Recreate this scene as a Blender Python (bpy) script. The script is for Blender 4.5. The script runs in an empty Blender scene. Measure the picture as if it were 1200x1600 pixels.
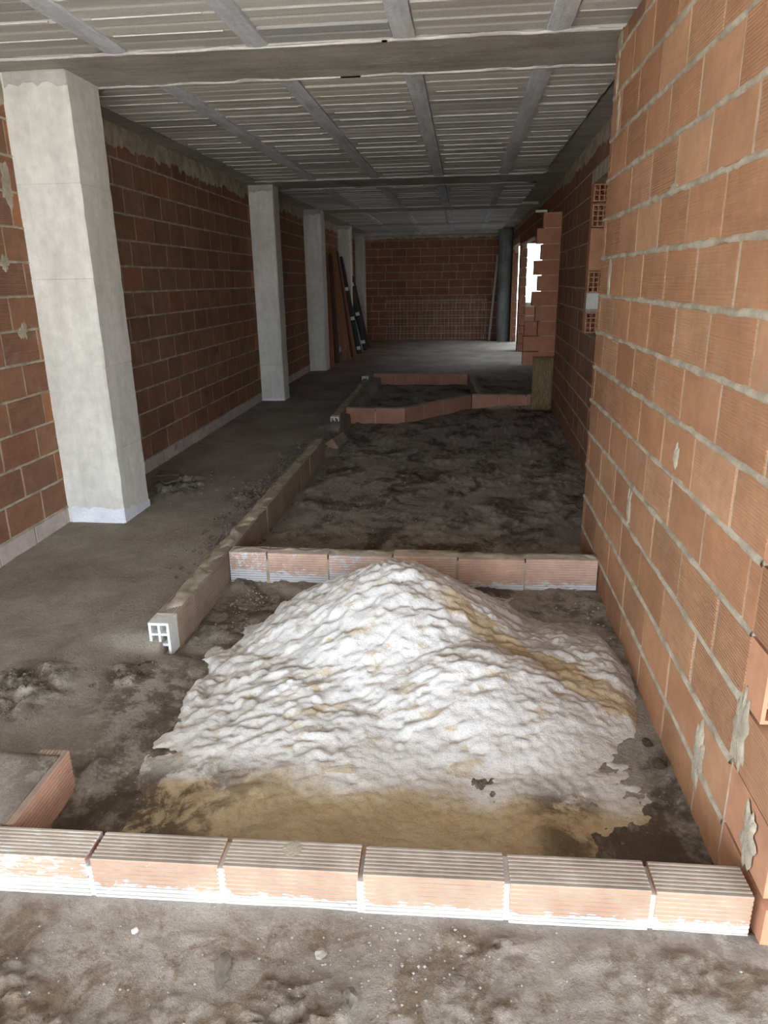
import bpy, bmesh, math, random
import numpy as np
from mathutils import Vector, Matrix

random.seed(7)
scene = bpy.context.scene
COL = scene.collection

# ------------------------------------------------------------------ camera
cd = bpy.data.cameras.new('camera')
cam = bpy.data.objects.new('camera', cd)
COL.objects.link(cam)
_r = Vector((0.9941516, 0.10688454, -0.01543651))
_u = Vector((-0.0183889, 0.30839556, 0.95108045))
_f = Vector((-0.10641634, 0.9452343, -0.30855743))
M = Matrix(((_r.x, _u.x, -_f.x, 0.0), (_r.y, _u.y, -_f.y, 0.0), (_r.z, _u.z, -_f.z, 1.6193), (0, 0, 0, 1)))
cam.matrix_world = M
cd.sensor_fit = 'VERTICAL'
cd.sensor_height = 36.0
cd.lens = 1114.88 * 36.0 / 1600.0
cd.clip_start = 0.05
cd.clip_end = 300
scene.camera = cam

# ------------------------------------------------------------------ light
world = bpy.data.worlds.new('overcast_sky')
scene.world = world
world.use_nodes = True
bg = world.node_tree.nodes['Background']
bg.inputs['Color'].default_value = (0.76, 0.88, 1.0, 1)
bg.inputs['Strength'].default_value = 5.0

def portal(loc, rot, sx, sy):
    # light portal in a real opening: guides the sky light in, emits nothing itself
    ld = bpy.data.lights.new('sky_portal', 'AREA')
    ld.shape = 'RECTANGLE'; ld.size = sx; ld.size_y = sy
    ld.cycles.is_portal = True
    o = bpy.data.objects.new('sky_portal', ld)
    o.location = loc; o.rotation_euler = rot
    o['kind'] = 'helper'
    COL.objects.link(o)
portal((-1.0, -3.9, 1.4), (math.radians(90), 0, 0), 13.0, 2.9)
portal((1.36, 14.2, 1.2), (0, math.radians(90), 0), 2.3, 5.2)
portal((1.36, 18.2, 1.2), (0, math.radians(90), 0), 2.3, 2.2)

sd = bpy.data.lights.new('fill_sun', 'SUN')
sd.energy = 13.0
sd.color = (1.0, 0.95, 0.88)
sd.angle = math.radians(0.53)
fill_sun = bpy.data.objects.new('fill_sun', sd)
COL.objects.link(fill_sun)
fill_sun.rotation_euler = Vector((0.18, 0.52, -0.85)).to_track_quat('-Z', 'Y').to_euler()   # high sun added as fill: lit paving bounces light up to the ceiling

vs = scene.view_settings
vs.view_transform = 'Standard'
vs.look = 'None'
vs.exposure = 1.2
vs.gamma = 1.0
vs.use_curve_mapping = False
scene.cycles.max_bounces = 8
scene.cycles.diffuse_bounces = 6
scene.cycles.glossy_bounces = 2
scene.cycles.use_denoising = True
scene.cycles.sample_clamp_indirect = 6.0

# ------------------------------------------------------------------ helpers
def S(r, g, b):
    def c(v):
        v /= 255.0
        return v / 12.92 if v <= 0.04045 else ((v + 0.055) / 1.055) ** 2.4
    return (c(r), c(g), c(b), 1.0)

def tag(o, label=None, cat=None, group=None, kind=None):
    if label: o['label'] = label
    if cat: o['category'] = cat
    if group: o['group'] = group
    if kind: o['kind'] = kind
    return o

def link(name, me, mat=None, parent=None):
    o = bpy.data.objects.new(name, me)
    COL.objects.link(o)
    if mat is not None and me is not None and not me.materials:
        me.materials.append(mat)
    if parent is not None:
        o.parent = parent
    return o

def empty(name, loc=(0, 0, 0)):
    o = bpy.data.objects.new(name, None)
    COL.objects.link(o)
    o.matrix_world = Matrix.Translation(loc)
    return o

def mesh(name, verts, faces, smooth=False):
    me = bpy.data.meshes.new(name)
    me.from_pydata([tuple(v) for v in verts], [], [tuple(f) for f in faces])
    me.update()
    if smooth:
        me.polygons.foreach_set('use_smooth', [True] * len(me.polygons))
    return me

class MB:
    def __init__(self):
        self.v = []; self.f = []
    def box(self, x0, x1, y0, y1, z0, z1):
        b = len(self.v)
        self.v += [(x0, y0, z0), (x1, y0, z0), (x1, y1, z0), (x0, y1, z0), (x0, y0, z1), (x1, y0, z1), (x1, y1, z1), (x0, y1, z1)]
        self.f += [tuple(b + i for i in q) for q in ((0, 3, 2, 1), (4, 5, 6, 7), (0, 1, 5, 4), (1, 2, 6, 5), (2, 3, 7, 6), (3, 0, 4, 7))]
        return self
    def quadbox(self, P, Q, z0, z1):
        # box over a plan quadrilateral given by four (x, y)
        b = len(self.v)
        pts = P + Q
        self.v += [(x, y, z0) for x, y in pts] + [(x, y, z1) for x, y in pts]
        self.f += [tuple(b + i for i in q) for q in ((0, 3, 2, 1), (4, 5, 6, 7), (0, 1, 5, 4), (1, 2, 6, 5), (2, 3, 7, 6), (3, 0, 4, 7))]
        return self
    def beam(self, a, b, w, h, up=(0, 0, 1)):
        a = Vector(a); b = Vector(b); d = (b - a).normalized()
        s = d.cross(Vector(up))
        if s.length < 1e-5: s = d.cross(Vector((1, 0, 0)))
        s.normalize(); t = s.cross(d)
        i = len(self.v)
        for P in (a, b):
            for su, tu in ((-1, -1), (1, -1), (1, 1), (-1, 1)):
                self.v.append(tuple(P + s * (su * w / 2) + t * (tu * h / 2)))
        self.f += [tuple(i + k for k in q) for q in ((0, 1, 2, 3), (7, 6, 5, 4), (0, 4, 5, 1), (1, 5, 6, 2), (2, 6, 7, 3), (3, 7, 4, 0))]
        return self
    def build(self, name, mat, parent=None):
        me = mesh(name, self.v, self.f)
        bm = bmesh.new(); bm.from_mesh(me)
        bmesh.ops.recalc_face_normals(bm, faces=bm.faces)
        bm.to_mesh(me); bm.free()
        return link(name, me, mat, parent)

# vectorised value noise
def _hash(ix, iy, seed):
    h = (ix.astype(np.int64) * 374761393 + iy.astype(np.int64) * 668265263 + seed * 974634777) & 0xFFFFFFFF
    h = ((h ^ (h >> 13)) * 1274126177) & 0xFFFFFFFF
    h = h ^ (h >> 16)
    return (h & 0xFFFFFF) / float(0xFFFFFF)

def vnoise(x, y, seed=0):
    x0 = np.floor(x); y0 = np.floor(y)
    fx = x - x0; fy = y - y0
    fx = fx * fx * fx * (fx * (fx * 6 - 15) + 10); fy = fy * fy * fy * (fy * (fy * 6 - 15) + 10)
    a = _hash(x0, y0, seed); b = _hash(x0 + 1, y0, seed)
    c = _hash(x0, y0 + 1, seed); d = _hash(x0 + 1, y0 + 1, seed)
    return (a * (1 - fx) + b * fx) * (1 - fy) + (c * (1 - fx) + d * fx) * fy

def fbm(x, y, octaves=4, seed=0, gain=0.5):
    x = np.asarray(x, float); y = np.asarray(y, float)
    t = np.zeros(np.broadcast(x, y).shape); amp = 1.0; tot = 0.0
    for i in range(octaves):
        t = t + amp * vnoise(x * 2 ** i + 17.3 * i, y * 2 ** i - 9.1 * i, seed + i)
        tot += amp; amp *= gain
    return t / tot

def sstep(a, b, x):
    t = np.clip((x - a) / (b - a), 0, 1)
    return t * t * (3 - 2 * t)

def grid(name, xs, ys, Z, smooth=True):
    nx, ny = len(xs), len(ys)
    X, Y = np.meshgrid(xs, ys)
    v = np.stack([X.ravel(), Y.ravel(), Z.ravel()], 1)
    i = (np.arange(ny - 1)[:, None] * nx + np.arange(nx - 1)[None, :]).ravel()
    f = np.stack([i, i + 1, i + nx + 1, i + nx], 1)
    me = bpy.data.meshes.new(name)
    me.vertices.add(len(v)); me.vertices.foreach_set('co', v.ravel())
    me.loops.add(f.size); me.loops.foreach_set('vertex_index', f.ravel().astype(np.int32))
    me.polygons.add(len(f))
    me.polygons.foreach_set('loop_start', np.arange(0, f.size, 4, dtype=np.int32))
    me.polygons.foreach_set('use_smooth', np.full(len(f), smooth))
    me.update(calc_edges=True); me.validate()
    return me

# ------------------------------------------------------------------ materials
class NT:
    def __init__(self, name, rough=0.9, spec=0.2):
        self.m = bpy.data.materials.new(name); self.m.use_nodes = True
        self.t = self.m.node_tree; self.n = self.t.nodes; self.l = self.t.links
        self.p = self.n['Principled BSDF']
        self.p.inputs['Roughness'].default_value = rough
        self.p.inputs['Specular IOR Level'].default_value = spec
        self.tc = self.n.new('ShaderNodeTexCoord')
    def put(self, sock, v):
        if isinstance(v, bpy.types.NodeSocket): self.l.new(v, sock)
        else: sock.default_value = v
    def coord(self, which='Object', scale=(1, 1, 1), offset=None):
        mp = self.n.new('ShaderNodeMapping')
        self.l.new(self.tc.outputs[which], mp.inputs['Vector'])
        mp.inputs['Scale'].default_value = scale
        if offset is not None: self.put(mp.inputs['Location'], offset)
        return mp.outputs[0]
    def rnd(self):
        return self.n.new('ShaderNodeObjectInfo').outputs['Random']
    def pos(self):
        return self.n.new('ShaderNodeNewGeometry').outputs['Position']
    def noise(self, vec, scale, detail=4, rough=0.55, dist=0.0):
        x = self.n.new('ShaderNodeTexNoise')
        self.l.new(vec, x.inputs['Vector'])
        x.inputs['Scale'].default_value = scale; x.inputs['Detail'].default_value = detail
        x.inputs['Roughness'].default_value = rough; x.inputs['Distortion'].default_value = dist
        return x.outputs['Fac']
    def vor(self, vec, scale):
        x = self.n.new('ShaderNodeTexVoronoi')
        self.l.new(vec, x.inputs['Vector']); x.inputs['Scale'].default_value = scale
        return x.outputs['Distance']
    def map(self, v, a, b, c=0.0, d=1.0):
        x = self.n.new('ShaderNodeMapRange'); x.interpolation_type = 'SMOOTHSTEP'
        self.l.new(v, x.inputs['Value'])
        for i, q in zip(('From Min', 'From Max', 'To Min', 'To Max'), (a, b, c, d)): x.inputs[i].default_value = q
        return x.outputs[0]
    def math(self, op, a, b=0.0, c=None):
        x = self.n.new('ShaderNodeMath'); x.operation = op
        self.put(x.inputs[0], a); self.put(x.inputs[1], b)
        if c is not None: self.put(x.inputs[2], c)
        return x.outputs[0]
    def mix(self, f, a, b):
        x = self.n.new('ShaderNodeMix'); x.data_type = 'RGBA'
        self.put(x.inputs['Factor'], f); self.put(x.inputs['A'], a); self.put(x.inputs['B'], b)
        return x.outputs['Result']
    def mul(self, a, b):
        x = self.n.new('ShaderNodeMix'); x.data_type = 'RGBA'; x.blend_type = 'MULTIPLY'
        x.inputs['Factor'].default_value = 1.0
        self.put(x.inputs['A'], a); self.put(x.inputs['B'], b)
        return x.outputs['Result']
    def ramp(self, v, stops):
        x = self.n.new('ShaderNodeValToRGB')
        self.l.new(v, x.inputs[0]); e = x.color_ramp.elements
        while len(e) < len(stops): e.new(0.5)
        for el, (p, c) in zip(e, stops): el.position = p; el.color = c
        return x.outputs[0]
    def sep(self, v):
        x = self.n.new('ShaderNodeSeparateXYZ'); self.l.new(v, x.inputs[0])
        return x.outputs
    def bump(self, h, dist=0.01, strength=1.0, prev=None):
        x = self.n.new('ShaderNodeBump')
        self.l.new(h, x.inputs['Height'])
        x.inputs['Distance'].default_value = dist
        self.put(x.inputs['Strength'], strength)
        if prev is not None: self.l.new(prev, x.inputs['Normal'])
        return x.outputs[0]
    def done(self, col, nrm=None):
        self.put(self.p.inputs['Base Color'], col)
        if nrm is not None: self.l.new(nrm, self.p.inputs['Normal'])
        return self.m

def brick_mat(name, cols, ribs=True, dust=0.25, ribpitch=0.0105, white=None, vertical=False, topdust=0.0):
    m = NT(name, 0.88, 0.2)
    r = m.rnd(); P = m.pos()
    n = len(cols)
    col = m.ramp(r, [(i / max(1, n - 1), c) for i, c in enumerate(cols)])
    n1 = m.noise(P, 5.0, 5, 0.6)
    col = m.mul(col, m.ramp(n1, [(0.25, (0.78, 0.76, 0.75, 1)), (0.7, (1.1, 1.08, 1.05, 1))]))
    n2 = m.noise(P, 22.0, 5, 0.65)
    col = m.mul(col, m.ramp(n2, [(0.3, (0.88, 0.88, 0.88, 1)), (0.7, (1.06, 1.06, 1.06, 1))]))
    # smeared mortar film
    n3 = m.noise(P, 3.2, 6, 0.7, 0.6)
    fac = m.math('MULTIPLY', m.map(n3, 0.56, 0.74), dust * 1.6)
    col = m.mix(fac, col, S(150, 138, 124))
    if white is not None:
        z = m.sep(P)[2]
        nw = m.noise(m.coord('Object', (2.2, 6, 16)), 3.0, 5, 0.7)
        w = m.math('ADD', m.map(z, white[0], white[1], 1.0, 0.0), m.math('MULTIPLY', m.math('SUBTRACT', nw, 0.5), white[2]))
        w = m.math('ADD', w, m.math('MULTIPLY', m.math('SUBTRACT', r, 0.6), 0.35))
        w = m.math('ADD', w, m.map(m.sep(P)[0], 0.1, -0.9, 0.0, 0.4))
        col = m.mix(m.map(w, 0.42, 0.58), col, S(204, 204, 209))
    if topdust > 0:
        # mortar dust lying on the upward faces
        nz = m.sep(m.n.new('ShaderNodeNewGeometry').outputs['True Normal'])[2]
        td = m.math('MULTIPLY', m.map(nz, 0.4, 0.8), m.map(n2, 0.25, 0.45, 0.7, topdust))
        col = m.mix(td, col, m.mix(m.map(n1, 0.3, 0.7), S(136, 126, 114), S(172, 163, 150)))
    oc = m.tc.outputs['Object']
    s = m.sep(oc)
    c = s[0] if vertical else s[2]
    wv = m.math('SINE', m.math('MULTIPLY', c, 2 * math.pi / ribpitch))
    h = m.noise(P, 60.0, 3, 0.6)
    nb = m.bump(h, 0.002, 0.4)
    if ribs:
        # how deep the ribs are differs from brick to brick
        r2 = m.math('FRACT', m.math('MULTIPLY', r, 13.7))
        st = m.map(r2, 0.1, 0.9, 0.15, 0.9)
        nb = m.bump(wv, 0.0016, st, nb)
    return m.done(col, nb)

B_RIGHT = brick_mat('brick_orange_ribbed', [S(162, 119, 89), S(172, 128, 97), S(166, 121, 90), S(178, 137, 106), S(155, 112, 84), S(170, 129, 99)])
B_LEFT = brick_mat('brick_red_brown', [S(138, 101, 79), S(146, 105, 81), S(130, 95, 77), S(142, 104, 82), S(150, 102, 76), S(136, 102, 84)], dust=0.3)
B_ORANGE = brick_mat('brick_bright_orange', [S(170, 118, 84), S(164, 110, 78), S(176, 124, 90)], dust=0.12, ribpitch=0.03, vertical=True)
B_BACK = brick_mat('brick_back_wall', [S(140, 97, 76), S(150, 103, 80), S(134, 92, 73), S(146, 100, 78)], dust=0.15)
B_SMOOTH = brick_mat('brick_smooth_orange', [S(182, 132, 103), S(188, 138, 109)], ribs=False, dust=0.1)
B_KERB_W = brick_mat('kerb_brick_whitened', [S(178, 134, 112), S(184, 140, 116), S(174, 130, 108)], ribs=False, dust=0.15, white=(-0.01, 0.075, 1.6), topdust=1.0)
B_KERB = brick_mat('kerb_brick_pale', [S(208, 174, 156), S(202, 162, 142), S(212, 184, 170)], ribs=False, dust=0.5, white=(-0.09, 0.05, 2.0), topdust=1.0)
B_KERB_D = brick_mat('kerb_brick_dusty', [S(150, 122, 106), S(158, 130, 112), S(144, 118, 104)], ribs=False, dust=0.7, topdust=0.9)
B_KERB_F = brick_mat('kerb_brick_red', [S(172, 120, 98), S(180, 128, 104), S(164, 114, 94)], ribs=False, dust=0.5, topdust=0.8)
B_PALE = brick_mat('skirting_course_pale', [S(188, 176, 170), S(198, 184, 176), S(180, 170, 166)], ribs=False, dust=0.8)

def concrete_mat(name, base, dark, scale=1.0, streak=None, bumpd=0.004, warm=None, sdark=0.76, splash=None):
    m = NT(name, 0.9, 0.15)
    P = m.pos()
    a = m.noise(P, 1.3 * scale, 6, 0.6)
    col = m.mix(m.map(a, 0.3, 0.7), dark, base)
    if streak:
        b = m.noise(_mapped(m, P, streak), 3.0, 5, 0.65)
        col = m.mul(col, m.ramp(b, [(0.3, (sdark, sdark, sdark, 1)), (0.6, (1.05, 1.05, 1.05, 1))]))
    c = m.noise(P, 18 * scale, 5, 0.7)
    col = m.mul(col, m.ramp(c, [(0.3, (0.88, 0.88, 0.88, 1)), (0.65, (1.05, 1.05, 1.05, 1))]))
    if warm is not None:
        d = m.noise(P, 2.4, 5, 0.65)
        col = m.mix(m.map(d, 0.6, 0.78, 0, 0.6), col, warm)
    if splash is not None:
        e = m.noise(_mapped(m, P, (0.9, 3.0, 1)), 2.2, 7, 0.72, 0.6)
        col = m.mix(m.map(e, 0.58, 0.68, 0, 0.8), col, splash)
    h = m.noise(P, 55, 4, 0.65)
    return m.done(col, m.bump(h, bumpd, 0.7))

def _mapped(m, sock, scale):
    mp = m.n.new('ShaderNodeMapping'); m.l.new(sock, mp.inputs['Vector']); mp.inputs['Scale'].default_value = scale
    return mp.outputs[0]

def mortar_mat():
    m = NT('grey_mortar', 0.95, 0.1)
    P = m.pos()
    col = m.mix(m.map(m.noise(P, 9, 5, 0.65), 0.3, 0.7), S(146, 134, 116), S(186, 174, 154))
    h = m.noise(P, 90, 5, 0.7)
    return m.done(col, m.bump(h, 0.006, 0.9))
MORTAR = mortar_mat()
MORTAR_W = concrete_mat('whitish_mortar', S(214, 212, 208), S(186, 182, 176), 3)
CONC_COL = concrete_mat('column_concrete', S(220, 215, 206), S(205, 200, 190), 0.9, streak=(3, 3, 0.5), bumpd=0.002, warm=S(200, 192, 178), sdark=0.86)
CONC_SIDE = CONC_COL
CONC_BEAM = concrete_mat('beam_concrete', S(190, 187, 179), S(164, 160, 151), 1.4, streak=(0.5, 4, 4), warm=S(160, 142, 122), splash=S(204, 204, 204))
CONC_JOIST = concrete_mat('joist_concrete', S(222, 226, 230), S(204, 209, 214), 1.5, streak=(6, 0.8, 4))
WHITE_PAINT = concrete_mat('white_limewash', S(236, 236, 240), S(216, 216, 222), 4)

def panel_mat():
    m = NT('ceiling_block_concrete', 0.92, 0.12)
    P = m.pos(); r = m.rnd()
    col = m.ramp(r, [(0, S(186, 185, 178)), (0.25, S(212, 211, 203)), (0.5, S(198, 196, 189)), (0.75, S(216, 215, 208)), (1, S(180, 181, 179))])
    st = m.noise(_mapped(m, P, (0.8, 14, 4)), 3.0, 5, 0.65)
    col = m.mul(col, m.ramp(st, [(0.3, (0.90, 0.90, 0.90, 1)), (0.6, (1.03, 1.03, 1.02, 1))]))
    c = m.noise(P, 70, 3, 0.7)
    col = m.mul(col, m.ramp(c, [(0.3, (0.9, 0.9, 0.9, 1)), (0.65, (1.04, 1.04, 1.04, 1))]))
    return m.done(col, m.bump(c, 0.003, 0.6))
PANEL = panel_mat()

def floor_mat():
    m = NT('dusty_dirt_floor', 0.95, 0.1)
    P = m.pos(); s = m.sep(P)
    a = m.noise(P, 1.6, 6, 0.6)
    col = m.mix(m.map(a, 0.3, 0.7), S(142, 132, 123), S(168, 159, 149))
    b = m.noise(P, 11, 6, 0.7)
    col = m.mul(col, m.ramp(b, [(0.28, (0.80, 0.78, 0.76, 1)), (0.62, (1.05, 1.04, 1.03, 1))]))
    # damp dark soil stains inside the basins (x to the right of the long kerb)
    inb = m.math('MULTIPLY', m.math('MULTIPLY', m.map(s[0], -1.36, -1.22), m.map(s[1], 1.5, 1.6)), m.map(s[1], 12.0, 12.1, 1.0, 0.0))
    w = m.noise(_mapped(m, P, (1, 0.8, 1)), 2.7, 8, 0.72, 0.5)
    w = m.math('ADD', w, m.map(s[1], 2.15, 1.7, 0.0, 0.10))
    wet = m.math('MULTIPLY', inb, m.map(w, 0.47, 0.60))
    col = m.mix(m.math('MULTIPLY', wet, 0.85), col, S(84, 72, 62))
    fr = m.noise(P, 26, 5, 0.75)
    crumbs = m.math('MULTIPLY', inb, m.map(fr, 0.60, 0.68))
    col = m.mix(m.math('MULTIPLY', crumbs, 0.45), col, S(196, 190, 184))
    # dark rubble and mud in front of the front kerb
    inf = m.map(s[1], 1.48, 1.40)
    q = m.noise(P, 5.5, 8, 0.75, 0.4)
    mud = m.math('MULTIPLY', inf, m.map(q, 0.46, 0.60))
    col = m.mix(m.math('MULTIPLY', mud, 0.8), col, S(112, 92, 72))
    q2 = m.noise(P, 75, 4, 0.7)
    col = m.mul(col, m.ramp(q2, [(0.3, (0.82, 0.82, 0.82, 1)), (0.65, (1.08, 1.08, 1.08, 1))]))
    # churned dark soil in a few places along the aisle
    dn = m.noise(P, 9, 6, 0.72)
    for (cx, cy, r_) in ((-1.80, 2.38, 0.30), (-1.43, 2.60, 0.16), (-2.3, 5.35, 0.35), (-1.56, 5.1, 0.3), (-1.12, 3.3, 0.42), (-1.2, 2.45, 0.42), (-1.15, 1.9, 0.4), (0.62, 1.72, 0.4), (0.6, 3.55, 0.25)):
        ddx = m.math('SUBTRACT', s[0], cx); ddy = m.math('SUBTRACT', s[1], cy)
        dist = m.math('SQRT', m.math('ADD', m.math('MULTIPLY', ddx, ddx), m.math('MULTIPLY', ddy, ddy)))
        k_ = m.math('MULTIPLY', m.map(dist, r_ * 0.4, r_, 1.0, 0.0), m.map(dn, 0.44, 0.56))
        col = m.mix(m.math('MULTIPLY', k_, 0.75), col, S(88, 76, 64))
    h = m.noise(P, 40, 6, 0.75)
    h2 = m.noise(P, 140, 3, 0.7)
    nb = m.bump(h, 0.014, 0.8)
    return m.done(col, m.bump(h2, 0.004, 0.8, nb))
FLOOR = floor_mat()

def sand_mat():
    m = NT('pale_building_sand', 0.97, 0.05)
    P = m.pos(); s = m.sep(P)
    a = m.noise(P, 4.0, 6, 0.65)
    dry = m.mix(m.map(a, 0.3, 0.7), S(200, 195, 191), S(216, 211, 208))
    damp = m.mix(m.map(a, 0.3, 0.7), S(180, 158, 130), S(199, 179, 150))  # yellow tone standing for sand in the kerb's shade
    # the front kerb's shade is painted in: yellower sand within its reach
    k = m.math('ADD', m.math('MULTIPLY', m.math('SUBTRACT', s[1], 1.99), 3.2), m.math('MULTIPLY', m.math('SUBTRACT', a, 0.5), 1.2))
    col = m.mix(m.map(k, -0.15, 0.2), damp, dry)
    # shade of the heap's streaks and pockets, painted in as yellow patches
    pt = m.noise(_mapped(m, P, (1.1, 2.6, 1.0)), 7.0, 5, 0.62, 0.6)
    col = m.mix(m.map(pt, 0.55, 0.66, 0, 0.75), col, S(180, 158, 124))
    # a slide of yellow sand down the right flank of the peak
    t = m.math('ADD', m.math('MULTIPLY', m.math('ADD', s[0], 0.12), 0.55), m.math('SUBTRACT', s[1], 3.0))
    band = m.math('SUBTRACT', 1.0, m.math('MULTIPLY', m.math('ABSOLUTE', t), 7.5))
    band = m.math('ADD', band, m.math('MULTIPLY', m.math('SUBTRACT', pt, 0.5), 2.6))
    band = m.math('MULTIPLY', m.map(band, 0.1, 0.5, 0, 0.85), m.map(s[0], -0.16, 0.0))
    col = m.mix(band, col, S(184, 160, 124))
    # trodden-in dark soil on the apron near the front kerb
    dk = m.noise(P, 5.0, 7, 0.72, 0.4)
    dx_ = m.math('ABSOLUTE', m.math('SUBTRACT', s[0], 0.36))
    side = m.math('MAXIMUM', m.map(s[0], -0.45, -0.95), m.map(dx_, 0.16, 0.04, 0.0, 0.9))
    dark = m.math('MULTIPLY', m.math('MULTIPLY', m.map(s[1], 2.16, 1.98), side), m.map(dk, 0.41, 0.53))
    col = m.mix(m.math('MULTIPLY', dark, 0.85), col, S(84, 70, 56))
    g = m.noise(P, 160, 3, 0.7)
    col = m.mul(col, m.ramp(g, [(0.3, (0.88, 0.87, 0.86, 1)), (0.65, (1.04, 1.04, 1.04, 1))]))
    h = m.noise(P, 70, 5, 0.75)
    return m.done(col, m.bump(h, 0.008, 0.7))
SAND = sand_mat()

def plain(name, c, rough=0.7, metal=0.0, var=0.85, scale=8, spec=0.3):
    m = NT(name, rough, spec)
    m.p.inputs['Metallic'].default_value = metal
    n = m.noise(m.pos(), scale, 5, 0.65)
    col = m.mul(c, m.ramp(n, [(0.3, (var, var, var, 1)), (0.7, (1.05, 1.05, 1.05, 1))]))
    return m.done(col, m.bump(n, 0.003, 0.4))
WOOD = plain('rough_plank_wood', S(150, 104, 72), 0.8)
WOOD_D = plain('dark_plank_wood', S(92, 68, 54), 0.8)
DARKMETAL = plain('dark_painted_profile', S(48, 44, 42), 0.5)
WHITE = plain('white_plastic', S(232, 232, 230), 0.5)
WIRE = plain('galvanised_wire', S(168, 160, 152), 0.5, 0.3)
PALEPOLE = plain('pale_timber_pole', S(200, 192, 180), 0.7)
STONE = plain('grey_stone', S(112, 102, 94), 0.9, var=0.6, scale=20)
DARKSTONE = plain('dark_clod', S(74, 62, 54), 0.95, var=0.6, scale=30)
CRUMB = plain('pale_mortar_crumb', S(164, 156, 147), 0.9, var=0.5, scale=14)
OUTWALL = plain('darkened_render', S(104, 95, 94), 0.9)  # outside walls, darkened to weaken the light they bounce into the rear

def foil_mat():
    m = NT('crinkled_brown_wrapping', 0.22, 0.8)
    P = m.pos()
    v = m.noise(_mapped(m, P, (1, 1, 0.4)), 22, 4, 0.6, 1.5)
    col = m.mix(v, S(128, 100, 64), S(170, 142, 100))
    return m.done(col, m.bump(v, 0.06, 1.0))
FOIL = foil_mat()

# ------------------------------------------------------------------ brick meshes
BL, BH = 0.371, 0.188          # visible brick face
def brick_face_mesh(L=BL, H=BH, D=0.05, ch=0.004):
    x, z = L / 2, H / 2
    v = [(-x + ch, 0, -z + ch), (x - ch, 0, -z + ch), (x - ch, 0, z - ch), (-x + ch, 0, z - ch),
         (-x, ch, -z), (x, ch, -z), (x, ch, z), (-x, ch, z),
         (-x, D, -z), (x, D, -z), (x, D, z), (-x, D, z)]
    f = [(0, 1, 2, 3), (0, 4, 5, 1), (1, 5, 6, 2), (2, 6, 7, 3), (3, 7, 4, 0), (4, 8, 9, 5), (5, 9, 10, 6), (6, 10, 11, 7), (7, 11, 8, 4)]
    return mesh('brick', v, f)

def hollow_mesh(L, W, H, nx, nz, web=0.009, shell=0.011, depth=0.16):
    """Hollow brick, local X along its length (holes run along X, open at -X), Y width, Z height, origin at the centre of the open end."""
    def cuts(T, n):
        c = (T - 2 * shell - (n - 1) * web) / n
        r = [(-T / 2, -T / 2 + shell, 0)]
        p = -T / 2 + shell
        for i in range(n):
            r.append((p, p + c, 1)); p += c
            if i < n - 1:
                r.append((p, p + web, 0)); p += web
        r.append((p, T / 2, 0))
        return r
    v = []; f = []
    def quad(a, b, c, d):
        i = len(v); v.extend([a, b, c, d]); f.append((i, i + 1, i + 2, i + 3))
    for y0, y1, hy in cuts(W, nx):
        for z0, z1, hz in cuts(H, nz):
            if hy and hz:
                quad((depth, y0, z0), (depth, y0, z1), (depth, y1, z1), (depth, y1, z0))
                quad((0, y0, z0), (depth, y0, z0), (depth, y1, z0), (0, y1, z0))
                quad((0, y0, z1), (0, y1, z1), (depth, y1, z1), (depth, y0, z1))
                quad((0, y0, z0), (0, y0, z1), (depth, y0, z1), (depth, y0, z0))
                quad((0, y1, z0), (depth, y1, z0), (depth, y1, z1), (0, y1, z1))
            else:
                quad((0, y0, z0), (0, y0, z1), (0, y1, z1), (0, y1, z0))
    y, z = W / 2, H / 2
    quad((0, -y, -z), (0, -y, z), (L, -y, z), (L, -y, -z))
    quad((0, y, -z), (L, y, -z), (L, y, z), (0, y, z))
    quad((0, -y, z), (0, y, z), (L, y, z), (L, -y, z))
    quad((0, -y, -z), (L, -y, -z), (L, y, -z), (0, y, -z))
    quad((L, -y, -z), (L, -y, z), (L, y, z), (L, y, -z))
    me = mesh('hollow_brick', v, f)
    bm = bmesh.new(); bm.from_mesh(me)
    bmesh.ops.remove_doubles(bm, verts=bm.verts, dist=1e-5)
    bm.to_mesh(me); bm.free()
    return me

_face_cache = {}
def brick_face(mat):
    if mat.name not in _face_cache:
        me = brick_face_mesh(); me.materials.append(mat); _face_cache[mat.name] = me
    return _face_cache[mat.name]

def bead_mesh(P0, d, n, u0, u1, z, half, out, seed, step=0.03, base=-0.002):
    """Irregular bed joint squeezed out of a course: a rough ribbon along the wall."""
    N = max(3, int((u1 - u0) / step))
    us = np.linspace(u0, u1, N)
    a = fbm(us * 14 + seed * 3.1, us * 0 + seed, 3, seed); b = fbm(us * 11, us * 0 + 5.5 + seed, 3, seed + 9); c = fbm(us * 9 + 40, us * 0 + seed * 0.7, 3, seed + 21)
    v = []; f = []
    for i, u in enumerate(us):
        hu = half * (0.25 + 1.5 * a[i]); hl = half * (0.15 + 1.8 * b[i]); o = out * (c[i] * 1.6 - 0.25)
        for k, (zz, oo) in enumerate(((z + hu, base), (z + hu * 0.5, o * 0.9 + 0.001), (z - hl * 0.2, o * 1.15 + 0.0015), (z - hl * 0.7, o * 0.8 + 0.001), (z - hl, base))):
            p = P0 + d * u + n * oo
            v.append((p.x, p.y, zz))
        if i:
            q = (i - 1) * 5
            for k in range(4): f.append((q + k, q + k + 1, q + k + 6, q + k + 5))
    return mesh('mortar_joint', v, f, True)

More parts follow.
